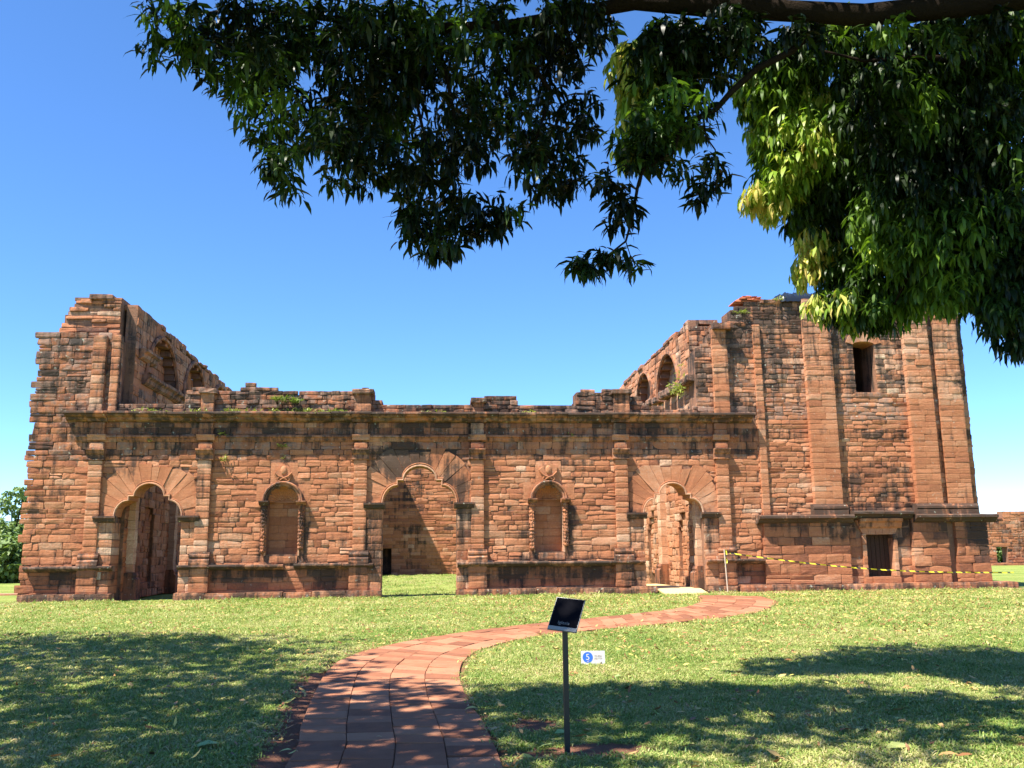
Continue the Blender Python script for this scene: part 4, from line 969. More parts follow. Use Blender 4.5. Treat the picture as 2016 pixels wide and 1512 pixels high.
# ---- individual stones: the 300 that show largest, the rest joined
SINGLES.sort(key=lambda t: (-t[0]))
rests = {}
for k, (ar, rn, args, parent, mbx) in enumerate(SINGLES):
    random.seed(rn)
    if k < 300:
        m = MB(); face_stone(m, *args); m.build('stone', STONE, parent)
    else:
        key = parent.name; rests.setdefault(key, (MB(), parent)); face_stone(rests[key][0], *args)
for m, parent in rests.values(): tag(m.build('rubble_stonework', STONE, parent), kind='stuff')
random.seed(99)

# ------------------------------------------------------------------ things on and by the ruin
rt = empty('roof_tile_stack', (fx(1475, 580), D-.1, fz(596, 1475)), 'small stack of broken terracotta tiles on top of the transept wall', 'tiles')
zz = fz(597, 1475); 
for r_ in range(7):
    n = 6-(r_//2) 
    for k in range(n):
        m = MB(); x = fx(1443, 585)+.10*r_*.6+k*.2+random.uniform(-.04, .04); face_stone(m, Frame((0, D+.25, 0), (1, 0, 0), (0, -1, 0)), x, x+.24, zz+r_*.045, zz+r_*.045+.04, .25+random.uniform(-.08, .08), -.3, .01, .5, lambda u, z: 0, .2, nx=2, nz=1)
        m.build('tile', ROOFTILE, rt)
tp = MB(); vs = []; nu, nv = 40, 14; ta, tb_ = fx(1518, 580), fx(1612, 580)
for i in range(nu+1):
    for j in range(nv+1):
        a = i/nu; q = math.pi*j/nv; hgt_ = .44*(min(1, a*3.2)**.6)*(1-.25*max(0, a-.7))
        f = .035*noise.noise(Vector((a*9, j*.6, 1)))+.03*noise.noise(Vector((a*26, j*1.7, 4)))
        vs.append((ta+(tb_-ta)*a, D+.35-math.cos(q)*.55*(min(1, .3+a*3)), fz(594, 1550)-.03+math.sin(q)*(hgt_+f*2)+f))
tp.add(vs, [(i*(nv+1)+j, (i+1)*(nv+1)+j, (i+1)*(nv+1)+j+1, i*(nv+1)+j+1) for i in range(nu) for j in range(nv)]); tag(tp.build('tarpaulin', TARP, smooth=True), 'crumpled black plastic sheet bundled on top of the transept behind the leaves', 'tarpaulin')
tp = MB(); tp.v = [(x+fx(1750, 580)-ta, y, z) for x, y, z in vs]; tp.f = [(i*(nv+1)+j, (i+1)*(nv+1)+j, (i+1)*(nv+1)+j+1, i*(nv+1)+j+1) for i in range(nu) for j in range(nv)]; tp.c = [(.5, 0, .5)]*len(vs)
tag(tp.build('tarpaulin', TARP, smooth=True), 'dark plastic sheet half hidden by leaves above the tower window', 'tarpaulin')
# timber ramp of the right doorway
rp = empty('boarded_ramp', (fx(1330, 1165), D, 0), 'yellow boarded ramp lying across the threshold of the right doorway', 'ramp')
c, sp, hw, top = DOORS[2]
for k, (y0, y1, z0, z1) in enumerate(((D-1.15, D-.1, .02, .16), (D-.09, D+1.2, .16, .18), (D+1.21, D+5.5, .18, .14))):
    m = MB(); x0, x1 = c-hw*(.85 if k else .62)+.3*k*0, c+hw*(.8 if k < 2 else .55)
    m.add([(x0,y0,z0-.05),(x1,y0,z0-.05),(x1,y1,z1-.05),(x0,y1,z1-.05),(x0,y0,z0),(x1,y0,z0),(x1,y1,z1),(x0,y1,z1)], [(3,2,1,0),(4,5,6,7),(0,1,5,4),(1,2,6,5),(2,3,7,6),(3,0,4,7)]); m.build('board', PLY, rp)
for x in (c-hw*.85-.05, c+hw*.8):
    m = MB(); m.box(x, x+.05, D-1.1, D+2.6, -.02, .10); m.build('side_rail', WOOD, rp)
# barrier tape with its stake
m = MB(); m.tube([(fx(1418, 1120), D-.75, 0), (fx(1415, 1120), D-.75, 1.55)], .022, 6); tag(m.build('barrier_stake', simple('pale_stake', (.55, .42, .33), .8)), 'thin pale stake holding tape in front of the pier right of the right doorway', 'stake')
def tape(pts, label, w=.022):
    m = MB(); vs = []
    for i, (x, y, z) in enumerate(pts):
        tw = .5*math.sin(i*.9); vs += [(x, y-w*math.sin(tw), z-w*math.cos(tw)), (x, y+w*math.sin(tw), z+w*math.cos(tw))]
    m.add(vs, [(2*i, 2*i+2, 2*i+3, 2*i+1) for i in range(len(pts)-1)]); return tag(m.build('barrier_tape', TAPE), label, 'barrier tape')
P0, P1 = Vector((fx(1424, 1090), D-.75, fz(1089, 1424))), Vector((fx(1965, 1125), D-.95, fz(1126, 1965)))
tape([tuple(P0.lerp(P1, k/80)-Vector((0, 0, .22*math.sin(math.pi*k/80)+.0))) for k in range(81)], 'long yellow and black tape strung in front of the transept')
tape([(fx(1418, 1130)+.06*math.sin(k), D-.74, 1.5-k*.045+0) for k in range(14)], 'short end of striped tape hanging down the pale stake', .05)

# ------------------------------------------------------------------ signs
sb = Vector((*gnd(1117, 1482), 0)); tpn = ray(1113, 1234); tt = sb.y/tpn.y; ptop = tpn*tt+Vector((0, 0, EYE))
sg = empty('information_post', sb, 'black post with tilted black information panel reading Iglesia on the lawn', 'sign')
m = MB(); m.box(sb.x-.021, sb.x+.021, sb.y-.021, sb.y+.021, -.1, ptop.z); m.build('post', BLACK, sg)
m = MB(); m.box(sb.x-.06, sb.x+.06, sb.y-.05, sb.y+.06, ptop.z-.03, ptop.z+.004); m.build('bracket', BLACK, sg)
pc_ = Vector((sb.x+.012, sb.y-.02, ptop.z+.10)); tilt = R(38); yawp = R(-22)
Rm = Matrix.Rotation(yawp, 3, 'Z') @ Matrix.Rotation(R(90)-tilt, 3, 'X') @ Matrix.Rotation(R(-7), 3, 'Z')
def pbox(m, x0, x1, y0, y1, z0, z1):
    vs = [Rm @ Vector(v) + pc_ for v in ((x0,y0,z0),(x1,y0,z0),(x1,y1,z0),(x0,y1,z0),(x0,y0,z1),(x1,y0,z1),(x1,y1,z1),(x0,y1,z1))]
    m.add([tuple(v) for v in vs], [(3,2,1,0),(4,5,6,7),(0,1,5,4),(1,2,6,5),(2,3,7,6),(3,0,4,7)])
m = MB(); pbox(m, -.124, .124, -.156, .156, -.012, 0); m.build('panel_frame', STEEL, sg)
m = MB(); pbox(m, -.117, .117, -.118, .150, 0.0003, .003); m.build('panel_face', PANEL, sg)
m = MB(); pbox(m, -.122, .122, -.154, -.122, .0005, .0035); m.build('logo_strip', simple('silver_strip', (.24, .24, .24), .5), sg)
m = MB(); x = -.10
for wdt in (.008, .02, .012, .024, .01, .02, .014, .012):
    pbox(m, x, x+wdt, -.143+random.uniform(0, .004), -.131, .0036, .004); x += wdt+.011
m.build('printed_logos', GREYTXT, sg)
def text(name, body, size, mat, parent, mtx):
    cu = bpy.data.curves.new(name, 'FONT'); cu.body = body; cu.size = size; cu.align_x = 'CENTER'; cu.align_y = 'CENTER'; cu.extrude = .0006
    o = bpy.data.objects.new(name+'_tmp', cu); COL.objects.link(o); dg = bpy.context.evaluated_depsgraph_get(); me = bpy.data.meshes.new_from_object(o.evaluated_get(dg)); bpy.data.objects.remove(o)
    me.transform(mtx); me.materials.clear(); me.materials.append(mat); c = Vector(np.mean([v.co for v in me.vertices], axis=0)); me.transform(Matrix.Translation(-c))
    q = bpy.data.objects.new(name, me); COL.objects.link(q); place(q, c, parent); return q
PM = Matrix.Translation(pc_) @ Rm.to_4x4()
text('lettering', 'Iglesia', .042, simple('sign_letters', (.16, .16, .165), .5), sg, PM @ Matrix.Translation((0, -.085, .004)))
# little numbered board
nb = Vector((*gnd(1168, 1309), 0)); k = nb.y/F
ns = empty('number_board', nb, 'small white board with a blue disc and number 5 standing in the grass', 'sign')
w_, h_ = 46*k, 26*k; nyaw = Matrix.Translation(nb) @ Matrix.Rotation(R(-4), 4, 'Z') @ Matrix.Rotation(R(90-8), 4, 'X')
def nbox(m, x0, x1, y0, y1, z0, z1): m.add([tuple(nyaw @ Vector(v)) for v in ((x0,y0,z0),(x1,y0,z0),(x1,y1,z0),(x0,y1,z0),(x0,y0,z1),(x1,y0,z1),(x1,y1,z1),(x0,y1,z1))], [(3,2,1,0),(4,5,6,7),(0,1,5,4),(1,2,6,5),(2,3,7,6),(3,0,4,7)])
m = MB(); nbox(m, -w_/2, w_/2, -.01, h_, -.01, 0); m.build('board_face', WHITE, ns)
m = MB(); r_ = h_*.38; cx_, cy_ = -w_*.22, h_*.54; m.add([tuple(nyaw @ Vector((cx_+r_*math.cos(t*math.tau/32), cy_+r_*math.sin(t*math.tau/32), .002))) for t in range(32)], [tuple(range(32))]); m.build('blue_disc', BLUE, ns)
text('number', '5', h_*.62, WHITE, ns, nyaw @ Matrix.Translation((cx_, cy_, .004)))
text('small_print', 'IGLESIA\nMAYOR', h_*.17, ORANGE, ns, nyaw @ Matrix.Translation((w_*.22, cy_, .002)))
m = MB(); nbox(m, -.02, .02, -.12, .02, -.02, -.011); m.build('peg', BLACK, ns)

# ------------------------------------------------------------------ far right wall and things behind
fw = empty('boundary_wall', (50, 68.5, 0), 'distant brown stone wall with one window opening right of the church', 'wall')
FWF = Frame((0, 68.5, 0), (1, 0, 0), (0, -1, 0))
def rx(px, py, Y): r = ray(px, py); return r.x*Y/r.y
def rz_(px, py, Y): r = ray(px, py); return r.z*Y/r.y+EYE
fwx0, fwx1 = rx(1963, 1090, 68.5), rx(1983, 1090, 68.5); fz0, fz1 = rz_(1970, 1111, 68.5), rz_(1970, 1075, 68.5)
fstep = rx(1972, 1010, 68.5)
def fw_in(u, z):
    if fwx0 < u < fwx1 and fz0 < z < fz1: return False
    return z < (rz_(1990, 1006, 68.5) if u > fstep else rz_(1960, 1017, 68.5)-.0) and not (fwx0-.3 < u < fwx0+.0 and z > rz_(1968, 1018, 68.5)-.02)
masonry(FWF, 42.5, 58, 0, 4.6, fw_in, fw, ch=(.16, .26), sl=(.3, .8), T=.7, seed=61, step=.1, tintf=lambda u, z: .38, stainf=lambda u, z: .34, greyf=lambda u, z: .5, name='wall_stonework')
block('window_lintel', FWF, fwx0-.3, fwx1+.3, fz1, fz1+.25, .05, -.6, fw, tint=.5, stainf=lambda u, z: .2, grey=.2)
m = MB(); m.box(42.5, 58, 67.6, 68.3, -.05, .2, (.4, .4, .4)); m.build('wall_footing', STONE, fw)

# ------------------------------------------------------------------ foliage
def leaf_arrays(P, AZ, EL, LN, WD, curl, roll):
    """P (N,3) bases; leaves with 6 vertices each"""
    n = len(P); ts = np.array([0, .35, .7, 1.0]); cx = np.zeros((n, 4)); cz = np.zeros((n, 4)); e = EL.copy()
    for k in range(1, 4):
        dt = ts[k]-ts[k-1]; cx[:, k] = cx[:, k-1]+np.cos(e)*dt; cz[:, k] = cz[:, k-1]+np.sin(e)*dt; e = e-curl*dt*1.3
    dx, dy = np.cos(AZ), np.sin(AZ); px, py = -dy*np.cos(roll), dx*np.cos(roll); pz = np.sin(roll)
    V = np.zeros((n, 6, 3)); 
    def ctr(k): return P + np.stack([dx*cx[:, k]*LN, dy*cx[:, k]*LN, cz[:, k]*LN], 1)
    side = np.stack([px*WD, py*WD, pz*WD], 1)
    V[:, 0] = ctr(0); V[:, 1] = ctr(1)+side; V[:, 2] = ctr(1)-side; V[:, 3] = ctr(2)+side*.72; V[:, 4] = ctr(2)-side*.72; V[:, 5] = ctr(3)
    return V
def mesh_from(V, hue, name, mat, parent=None, origin=(0, 0, 0)):
    n = len(V); verts = (V.reshape(-1, 3)-np.array(origin)).astype(np.float32)
    b = (np.arange(n)*6)[:, None]; tri = np.concatenate([b+np.array([0, 2, 1]), b+np.array([3, 4, 5])], 1).reshape(-1, 3); quad = (b+np.array([1, 2, 4, 3]))
    loops = np.concatenate([tri.ravel(), quad.ravel()]).astype(np.int32); nt_ = len(tri); nq = len(quad)
    me = bpy.data.meshes.new(name); me.vertices.add(n*6); me.vertices.foreach_set('co', verts.ravel()); me.loops.add(len(loops)); me.loops.foreach_set('vertex_index', loops)
    me.polygons.add(nt_+nq); me.polygons.foreach_set('loop_start', np.concatenate([np.arange(nt_)*3, nt_*3+np.arange(nq)*4]).astype(np.int32))
    me.polygons.foreach_set('loop_total', np.concatenate([np.full(nt_, 3), np.full(nq, 4)]).astype(np.int32)); me.polygons.foreach_set('use_smooth', np.ones(nt_+nq, bool))
    me.update(); me.validate()
    at = me.attributes.new('col', 'FLOAT_COLOR', 'POINT'); C = np.ones((n*6, 4), np.float32); C[:, 0] = np.repeat(hue, 6); at.data.foreach_set('color', C.ravel())
    me.materials.append(mat); o = bpy.data.objects.new(name, me); COL.objects.link(o); place(o, origin, parent); return o
rng = np.random.default_rng(5)
def rosettes(C, per=9, ln=.21, droop=(-.2, -1.3), hue=.3, hs=.12, young=None, wd=.024):
    n = len(C); P = np.repeat(C, per, 0)+rng.normal(0, .025, (n*per, 3)); N_ = n*per
    AZ = rng.uniform(0, 2*np.pi, N_); EL = rng.uniform(droop[1], droop[0], N_); L_ = ln*rng.uniform(.65, 1.2, N_)
    V = leaf_arrays(P, AZ, EL, L_, wd*rng.uniform(.75, 1.2, N_)*L_/ln, rng.uniform(.3, 1.3, N_), rng.uniform(-.7, .7, N_))
    cl = np.array([noise.noise(Vector(c)*1.15) for c in C.tolist()])
    hb = np.asarray(hue)*np.ones(n); hb = hb + np.where(hb < .7, .42*cl, 0)
    h = np.repeat(hb, per)+rng.normal(0, hs*.6, N_); return V, np.clip(h, 0, 1)
def blob(c, r, n, shell=.5):
    d = rng.normal(0, 1, (n, 3)); d /= np.linalg.norm(d, axis=1)[:, None]; q = (shell+(1-shell)*rng.random(n)**.6)[:, None] if shell else rng.random(n)[:, None]**(1/3)
    return np.array(c)+d*q*np.array(r)
def pix(px, py, Y): r = ray(px, py); t = Y/r.y; return np.array([r.x*t, r.y*t, r.z*t+EYE])
def pblobs(lst, ks=1.0):
    out = []; hue = []
    for px, py, Y, rpx, rpy, ry, n, h in lst:
        Y *= ks
        c = pix(px, py, Y); k = Y/F; a = blob(c, (rpx*k, ry, rpy*k), n, .0); out.append(a); hue.append(np.full(n, h))
    return np.concatenate(out), np.concatenate(hue)
def tree_leaves(tree, V, H, name='foliage', singles=300):
    mid = V.mean(1); x, y, z = toscreen_np(mid); tip = V[:, 5]; x2, y2, z2 = toscreen_np(tip); x1, y1, z1 = toscreen_np(V[:, 0])
    size = np.hypot(x2-x1, y2-y1); inside = (x > 10) & (x < 2006) & (y > 10) & (y < 1500); size = np.where(inside, size, 0)
    vis = size > 0
    # keep the leaves that hang free in front of the rest
    order = np.argsort(-(size/ (1+0.0*z)))[:singles*6]
    order = order[np.argsort(z[order])][:singles]
    m = np.ones(len(V), bool); m[order] = False
    tag(mesh_from(V[m], H[m], name, LEAF, tree, origin=tuple(WPOS[tree.name])), kind='stuff')
    for i in order: mesh_from(V[i:i+1], H[i:i+1], 'leaf', LEAF, tree, origin=tuple(V[i, 0]))
# sky that must stay open: (polygon in the photo) nothing of a crown reaches in
OUTL = [(232,0),(262,70),(275,170),(340,130),(395,150),(420,165),(430,215),(455,300),(520,330),(545,385),(610,405),(640,370),(700,370),(755,400),(790,470),(850,512),(905,500),(935,455),(985,475),(1030,430),(1065,410),(1130,385),(1150,300),(1190,230),(1180,110),(1215,45),(1240,0)]
OUTB = [(1195,70),(1190,200),(1175,240),(1190,320),(1215,360),(1250,345),(1290,370),(1330,330),(1400,300),(1420,240),(1440,200),(1480,215),(1500,330),(1465,385),(1480,420),(1560,470),(1590,560),(1600,625),(1680,640),(1740,655),(1800,640),(1820,600),(1900,610),(1930,680),(1985,700),(2050,720),(2050,-50),(1240,-50),(1240,30),(1215,60)]
def keep(C, poly):
    x, y, z = toscreen_np(C); inf = (x > -20) & (x < 2036) & (y > -20) & (y < 1500)
    return (~inf) | inpoly(x, y, np.array(poly, float))

# --- tree with the long limb overhead
T1 = empty('mango_tree', (6.6, 3.6, 0), 'dark overhanging mango tree whose thick limb crosses the top and leaves fill the upper middle', 'tree')
m = MB(); m.tube([(6.6, 3.6, -.2), (6.55, 3.65, 1.2), (6.4, 3.8, 3), (6.3, 4.4, 5)], [.55, .42, .38, .34], 14); m.build('trunk', BARK, T1, smooth=True)
limb = [(6.3, 4.4, 4.9), (6.2, 5.8, 6.0), tuple(pix(2040, -10, 6.9)), tuple(pix(1880, 12, 7.1)), tuple(pix(1700, 30, 7.25)), tuple(pix(1560, 22, 7.4)), tuple(pix(1400, 12, 7.5)), tuple(pix(1250, 4, 7.7)), tuple(pix(1130, 28, 7.85)), tuple(pix(1000, 52, 8.0)), tuple(pix(850, 55, 8.2)), tuple(pix(680, 40, 8.35)), tuple(pix(500, 20, 8.5))]
m = MB(); m.tube(limb, [.3, .2, .115, .105, .1, .095, .1, .075, .06, .06, .045, .035, .02], 12); m.build('limb', BARK, T1, smooth=True)
def branch(pts, rads, tree=T1, name='branch', n=7):
    kk = .82 if tree is T1 else .88
    m = MB(); m.tube([tuple(pix(p[0], p[1], p[2]*kk)) for p in pts], [q*kk for q in rads], n); return m.build(name, BARK, tree, smooth=True)
branch([(1610,50,8.9),(1560,100,8.9),(1490,135,8.9),(1440,180,8.9),(1410,215,8.9),(1340,250,8.9),(1325,300,8.9),(1265,335,8.9),(1255,370,8.9),(1245,430,8.9),(1232,475,8.9),(1200,500,8.9),(1165,520,8.9),(1135,530,8.9)], [.045,.04,.038,.034,.03,.028,.026,.023,.018,.015,.012,.009,.006,.004])
branch([(1265,335,8.9),(1225,325,8.9),(1195,345,8.9),(1165,375,8.9)], [.012,.009,.006,.004])
branch([(1385,235,8.9),(1390,270,8.9),(1408,295,8.9),(1412,345,8.9),(1405,385,8.9)], [.012,.01,.008,.006,.004])
branch([(1232,475,8.9),(1240,500,8.9),(1246,525,8.9)], [.006,.005,.003])
branch([(1000,52,9.8),(1050,130,9.8),(1085,180,9.8),(1070,230,9.8),(1050,290,9.8)], [.04,.03,.025,.018,.01])
branch([(850,55,10),(880,150,9.9),(900,260,9.8),(950,330,9.7)], [.035,.028,.02,.008])
branch([(680,40,10.2),(740,130,10),(720,240,9.9),(640,320,9.8)], [.03,.024,.016,.006])
branch([(850,55,10),(820,200,9.9),(850,330,9.7),(860,430,9.6)], [.028,.022,.014,.006])
branch([(500,20,10.4),(400,25,10.3),(330,60,10.2)], [.018,.012,.005])
lst = [(330,60,10.0,75,70,.5,50,.45),(450,80,10.2,110,110,.8,230,.30),(560,180,10.2,110,120,.9,300,.25),(560,330,9.8,55,45,.4,60,.3),(700,130,10.2,160,150,1,460,.22),(690,300,9.8,110,75,.6,150,.22),
       (880,150,10.2,170,160,1,460,.2),(860,330,9.8,120,90,.7,190,.2),(850,450,9.4,80,55,.4,95,.2),(960,420,9.6,80,50,.4,70,.22),(1030,180,10.2,140,150,.9,300,.22),(1080,330,9.8,90,70,.5,110,.24),(1130,60,10,90,60,.6,70,.25),(1160,230,9.8,40,50,.3,25,.4),
       (1000,20,10.2,300,50,.9,260,.2),(560,20,10.4,300,50,.9,330,.3)]
Ca, Ha = pblobs(lst, .82)
k1 = keep(Ca, OUTL); Ca, Ha = Ca[k1], Ha[k1]; hole = np.array([noise.noise(Vector(c)*2.1+Vector((9, 4, 1))) for c in Ca.tolist()]) < .03+.2*rng.random(len(Ca)); Ca, Ha = Ca[hole], Ha[hole]
lst2 = [(1310,120,9.2,90,80,.5,130,.24),(1390,90,9.0,120,70,.5,130,.2),(1330,220,9.0,90,60,.4,90,.3),(1270,270,8.9,70,50,.3,45,.32),(1225,375,8.9,30,25,.2,5,.3),(1190,345,8.9,35,25,.15,8,.22),(1245,300,8.9,40,40,.2,14,.4),
        (1235,400,8.9,30,30,.15,9,.24),(1215,430,8.9,22,22,.15,5,.22),(1200,500,8.9,40,16,.15,10,.2),(1150,520,8.9,40,18,.15,12,.2),(1240,525,8.9,20,18,.1,5,.2),(1395,310,8.9,25,25,.15,6,.3),(1380,375,8.9,28,22,.12,9,.24),(1415,345,8.9,18,14,.1,4,.22),(1310,300,8.9,40,40,.2,14,.3),
        (1345,335,8.9,25,20,.15,5,.35),(1300,100,9.6,60,60,.4,45,.4),(1450,40,8.9,70,22,.15,20,.25),(1600,60,8.8,70,25,.15,16,.3),(1760,50,8.7,60,30,.15,14,.4),(1880,70,8.6,50,45,.15,16,.42),(1960,40,8.4,50,40,.15,12,.3),(1120,20,9.2,80,25,.2,24,.2)]
Cb, Hb = pblobs(lst2, .82)
# pale young shoots lit from the left
Cy, Hy = pblobs([(1235,120,9.6,32,45,.35,38,.88),(1245,190,9.6,28,50,.3,34,.85),(1330,70,9.8,60,30,.3,26,.82),(1235,300,9.2,25,25,.2,8,.78),(1235,235,9.6,22,30,.3,10,.8),(1270,150,9.4,40,70,.3,30,.7)], .82)
# the part of the crown above and behind the picture: it shades the leaves and the lawn
Cu = np.concatenate([blob((-2.9, 6.3, 8.8), (4.0, 2.6, 2.0), 950, .0), blob((4.6, 5.4, 9.2), (3.4, 2.6, 1.8), 420, .0), blob((2.2, 6.5, 7.4), (4.2, 1.3, .8), 380, .0), blob((2.6, 10.9, 9.9), (1.6, 1.4, .6), 420, .0), blob((2.8, 9.9, 9.6), (2.0, .9, .6), 420, .0), blob((1.3, 9.9, 9.7), (1.7, .9, .6), 380, .0), blob((3.9, 9.3, 9.4), (1.8, 1.0, .6), 320, .0), blob((3.5, 9.0, 9.3), (1.9, .7, .6), 200, .0), blob((1.3, 9.3, 9.5), (2.1, .6, .5), 420, .0), blob((4.3, 7.0, 8.0), (2.5, 1.2, .8), 160, .0)])
xx, yy, zz_ = toscreen_np(Cu); Cu = Cu[~((xx > -60) & (xx < 2080) & (yy > -90) & (yy < 1600))]
V1, H1 = rosettes(np.concatenate([Ca, Cb]), 9, .172, (.25, -1.3), wd=.0195, hue=np.concatenate([Ha, Hb])); V2, H2 = rosettes(Cy, 9, .18, (-.5, -1.5), hue=Hy-.04, hs=.2); V3, H3 = rosettes(Cu, 9, .26, hue=.25, wd=.036)
tree_leaves(T1, np.concatenate([V1, V2, V3]), np.concatenate([H1, H2, H3]))

# --- second tree, right, nearer its own trunk out of the frame
T2 = empty('mango_tree', (9.6, 7.8, 0), 'bright green mango tree hanging low on the right with yellow young shoots', 'tree')
m = MB(); m.tube([(9.6, 7.8, -.2), (9.5, 7.9, 1.5), (9.2, 8.0, 4), (8.2, 8.0, 6.2)], [.5, .4, .34, .26], 14); m.build('trunk', BARK, T2, smooth=True)
branch([(2060,55,9.2),(1960,95,9.2),(1900,120,9.2),(1820,112,9.3),(1700,120,9.4),(1620,100,9.5)], [.06,.05,.045,.03,.02,.012], T2)
branch([(2060,150,10),(1850,260,10),(1700,330,10.4),(1620,420,10.8),(1640,520,11)], [.1,.07,.05,.03,.012], T2)
branch([(1980,200,9.6),(1900,380,9.8),(1800,520,10),(1760,600,10.2)], [.07,.05,.03,.01], T2)
lst = [(1530,180,11,80,90,.8,260,.62),(1560,300,11,80,110,.8,300,.55),(1530,350,11,60,60,.5,110,.62),(1620,120,10.6,140,100,.9,330,.45),(1640,400,11,90,90,.8,280,.34),(1690,520,11,90,90,.7,280,.3),(1700,600,10.8,90,50,.5,150,.34),(1770,580,10.6,60,60,.5,80,.3),
       (1740,250,10,130,150,.9,480,.44),(1820,150,10,180,120,.9,420,.38),(1800,420,9.8,130,130,.7,430,.46),(1900,480,9.6,120,120,.7,360,.42),(1920,300,9.6,150,170,.8,480,.22),(1960,560,9.4,80,80,.5,150,.3),(2000,620,9.0,60,70,.4,80,.3),(1870,560,9.6,60,50,.4,80,.45),
       (1960,100,9.6,110,100,.8,260,.4),(1990,440,9.2,60,120,.5,130,.2),(1840,60,9.4,60,60,.4,50,.42),(1930,70,9.4,60,60,.4,50,.45),(1780,330,11.5,210,120,.45,460,.3),(1620,330,11.3,90,110,.4,200,.52),(1900,420,11.3,120,120,.4,260,.3)]
Cc, Hc = pblobs(lst, .88); k2 = keep(Cc, OUTB); Cc, Hc = Cc[k2], Hc[k2]
Cy, Hy = pblobs([(1485,385,11,22,25,.3,22,.92),(1515,410,11,22,28,.3,18,.88),(1545,345,11,35,45,.3,30,.8),(1600,470,11,28,28,.3,30,.93),(1590,520,11,22,45,.3,34,.95),(1625,495,11,25,20,.3,18,.93),(1610,600,10.9,18,22,.2,14,.86),(1670,615,10.8,24,28,.2,22,.84),(1740,150,9.4,22,45,.2,9,.68),(1480,200,11,30,30,.3,26,.68),(1640,60,10.4,30,30,.3,20,.7),(1470,170,11,25,40,.3,40,.8),(1500,260,11,25,60,.3,50,.78),(1560,140,10.8,60,50,.3,60,.74),(1600,220,10.6,70,70,.3,60,.72),(1600,300,10.6,50,40,.3,30,.7),(1650,600,10.7,30,30,.3,18,.72)], .88)  # young shoots; upper-left rim clumps paled to paint in sunlight
Cu = blob((8.8, 8.0, 7.8), (3.8, 3.2, 2.4), 1000, .0)
xx, yy, zz_ = toscreen_np(Cu); Cu = Cu[~((xx > -60) & (xx < 2040) & (yy > -60) & (yy < 1600))]
V1, H1 = rosettes(Cc, 10, .19, wd=.021, hue=Hc); V2, H2 = rosettes(Cy, 9, .18, (-.5, -1.5), hue=Hy-.05, hs=.2); V3, H3 = rosettes(Cu, 9, .26, hue=.25, wd=.036)
tree_leaves(T2, np.concatenate([V1, V2, V3]), np.concatenate([H1, H2, H3]))

# --- tree left of the picture whose shade falls on the lawn (unseen: crown shaped for that shade, cut at the frame edge)
T3 = empty('mango_tree', (-10.5, 9, 0), 'mango tree standing left of the view that shades the lawn', 'tree')
m = MB(); m.tube([(-10.5, 9, -.2), (-10.4, 9.1, 2), (-10, 9.4, 5), (-9.4, 10, 8)], [.5, .38, .3, .15], 12); m.build('trunk', BARK, T3, smooth=True)
Cu = np.concatenate([blob((-9.5, 10.5, 8.6), (4.6, 5.4, 3.0), 3000, .0), blob((-5.4, 5.2, 8.8), (2.6, 2.4, 1.8), 600, .0), blob((-11.8, 15.2, 8.6), (4.0, 2.6, 2.4), 700, .0), blob((-8.6, 14.2, 10.2), (3.2, 2.4, 1.8), 420, .0), blob((-6.2, 6.8, 8.6), (2.8, 3.4, 2.0), 800, .0)])
xx, yy, zz_ = toscreen_np(Cu); Cu = Cu[~((xx > -50) & (xx < 2080) & (yy > -60) & (yy < 1600))]
V3, H3 = rosettes(Cu, 9, .28, hue=.28, wd=.042)
tag(mesh_from(V3, H3, 'foliage', LEAF, T3, origin=tuple(WPOS[T3.name])), kind='stuff')

# --- far trees and shrubs
def far_tree(name, x, y, h, r, n, label, cat, trunk=True, dens=.0, lf=.35, hue=.4):
    t = empty(name, (x, y, 0), label, cat)
    C = np.concatenate([blob((x+random.uniform(-.6, .6)*r, y+random.uniform(-.5, .5)*r, h-r*.75+random.uniform(-.5, .35)*r), (r*.5, r*.5, r*.36), n//7, .0) for _ in range(7)]) if trunk else blob((x, y, h*.5), (r, r, h*.5), n, .3)
    V, H = rosettes(C, 6, lf, (.6, -1.2), hue=hue, hs=.35, wd=lf*.3); tag(mesh_from(V, H, 'foliage', FARLEAF, t, origin=(x, y, 0)), kind='stuff')
    if trunk:
        m = MB(); m.tube([(x, y, -.1), (x+.1, y, h*.3), (x, y, h*.6)], [.16, .12, .06], 7)
        for k in range(6): a = k*1.05; m.tube([(x, y, h*.35+k*.1), (x+math.cos(a)*r*.5, y+math.sin(a)*r*.5, h*.62), (x+math.cos(a)*r*.85, y+math.sin(a)*r*.85, h*.8)], [.07, .05, .02], 5)
        m.build('trunk', BARK, t)
    return t
Yb = 62
def fxp(px, py, Y): r = ray(px, py); return r.x*Y/r.y
far_tree('background_tree', fxp(28, 1040, 76), 76, 7.3, 3.8, 1700, 'airy grey green tree standing behind the left corner of the ruin', 'tree', hue=.55)
far_tree('shrub', fxp(8, 1110, 56), 56, 2.8, 1.9, 900, 'rounded leafy shrub at the far left edge of the lawn', 'shrub', trunk=False, hue=.6)
far_tree('shrub', fxp(44, 1110, 60), 60, 3.0, 1.7, 900, 'darker shrub touching the left corner of the ruin', 'shrub', trunk=False, hue=.25)
far_tree('shrub', fxp(1974, 1095, 80), 80, 2.5, 1.6, 700, 'green shrub seen through the window opening of the distant wall', 'shrub', trunk=False, hue=.6)
far_tree('background_tree', fxp(-60, 1060, 90), 90, 7, 4, 900, 'grey green tree at the far left behind the airy tree', 'tree', hue=.45)

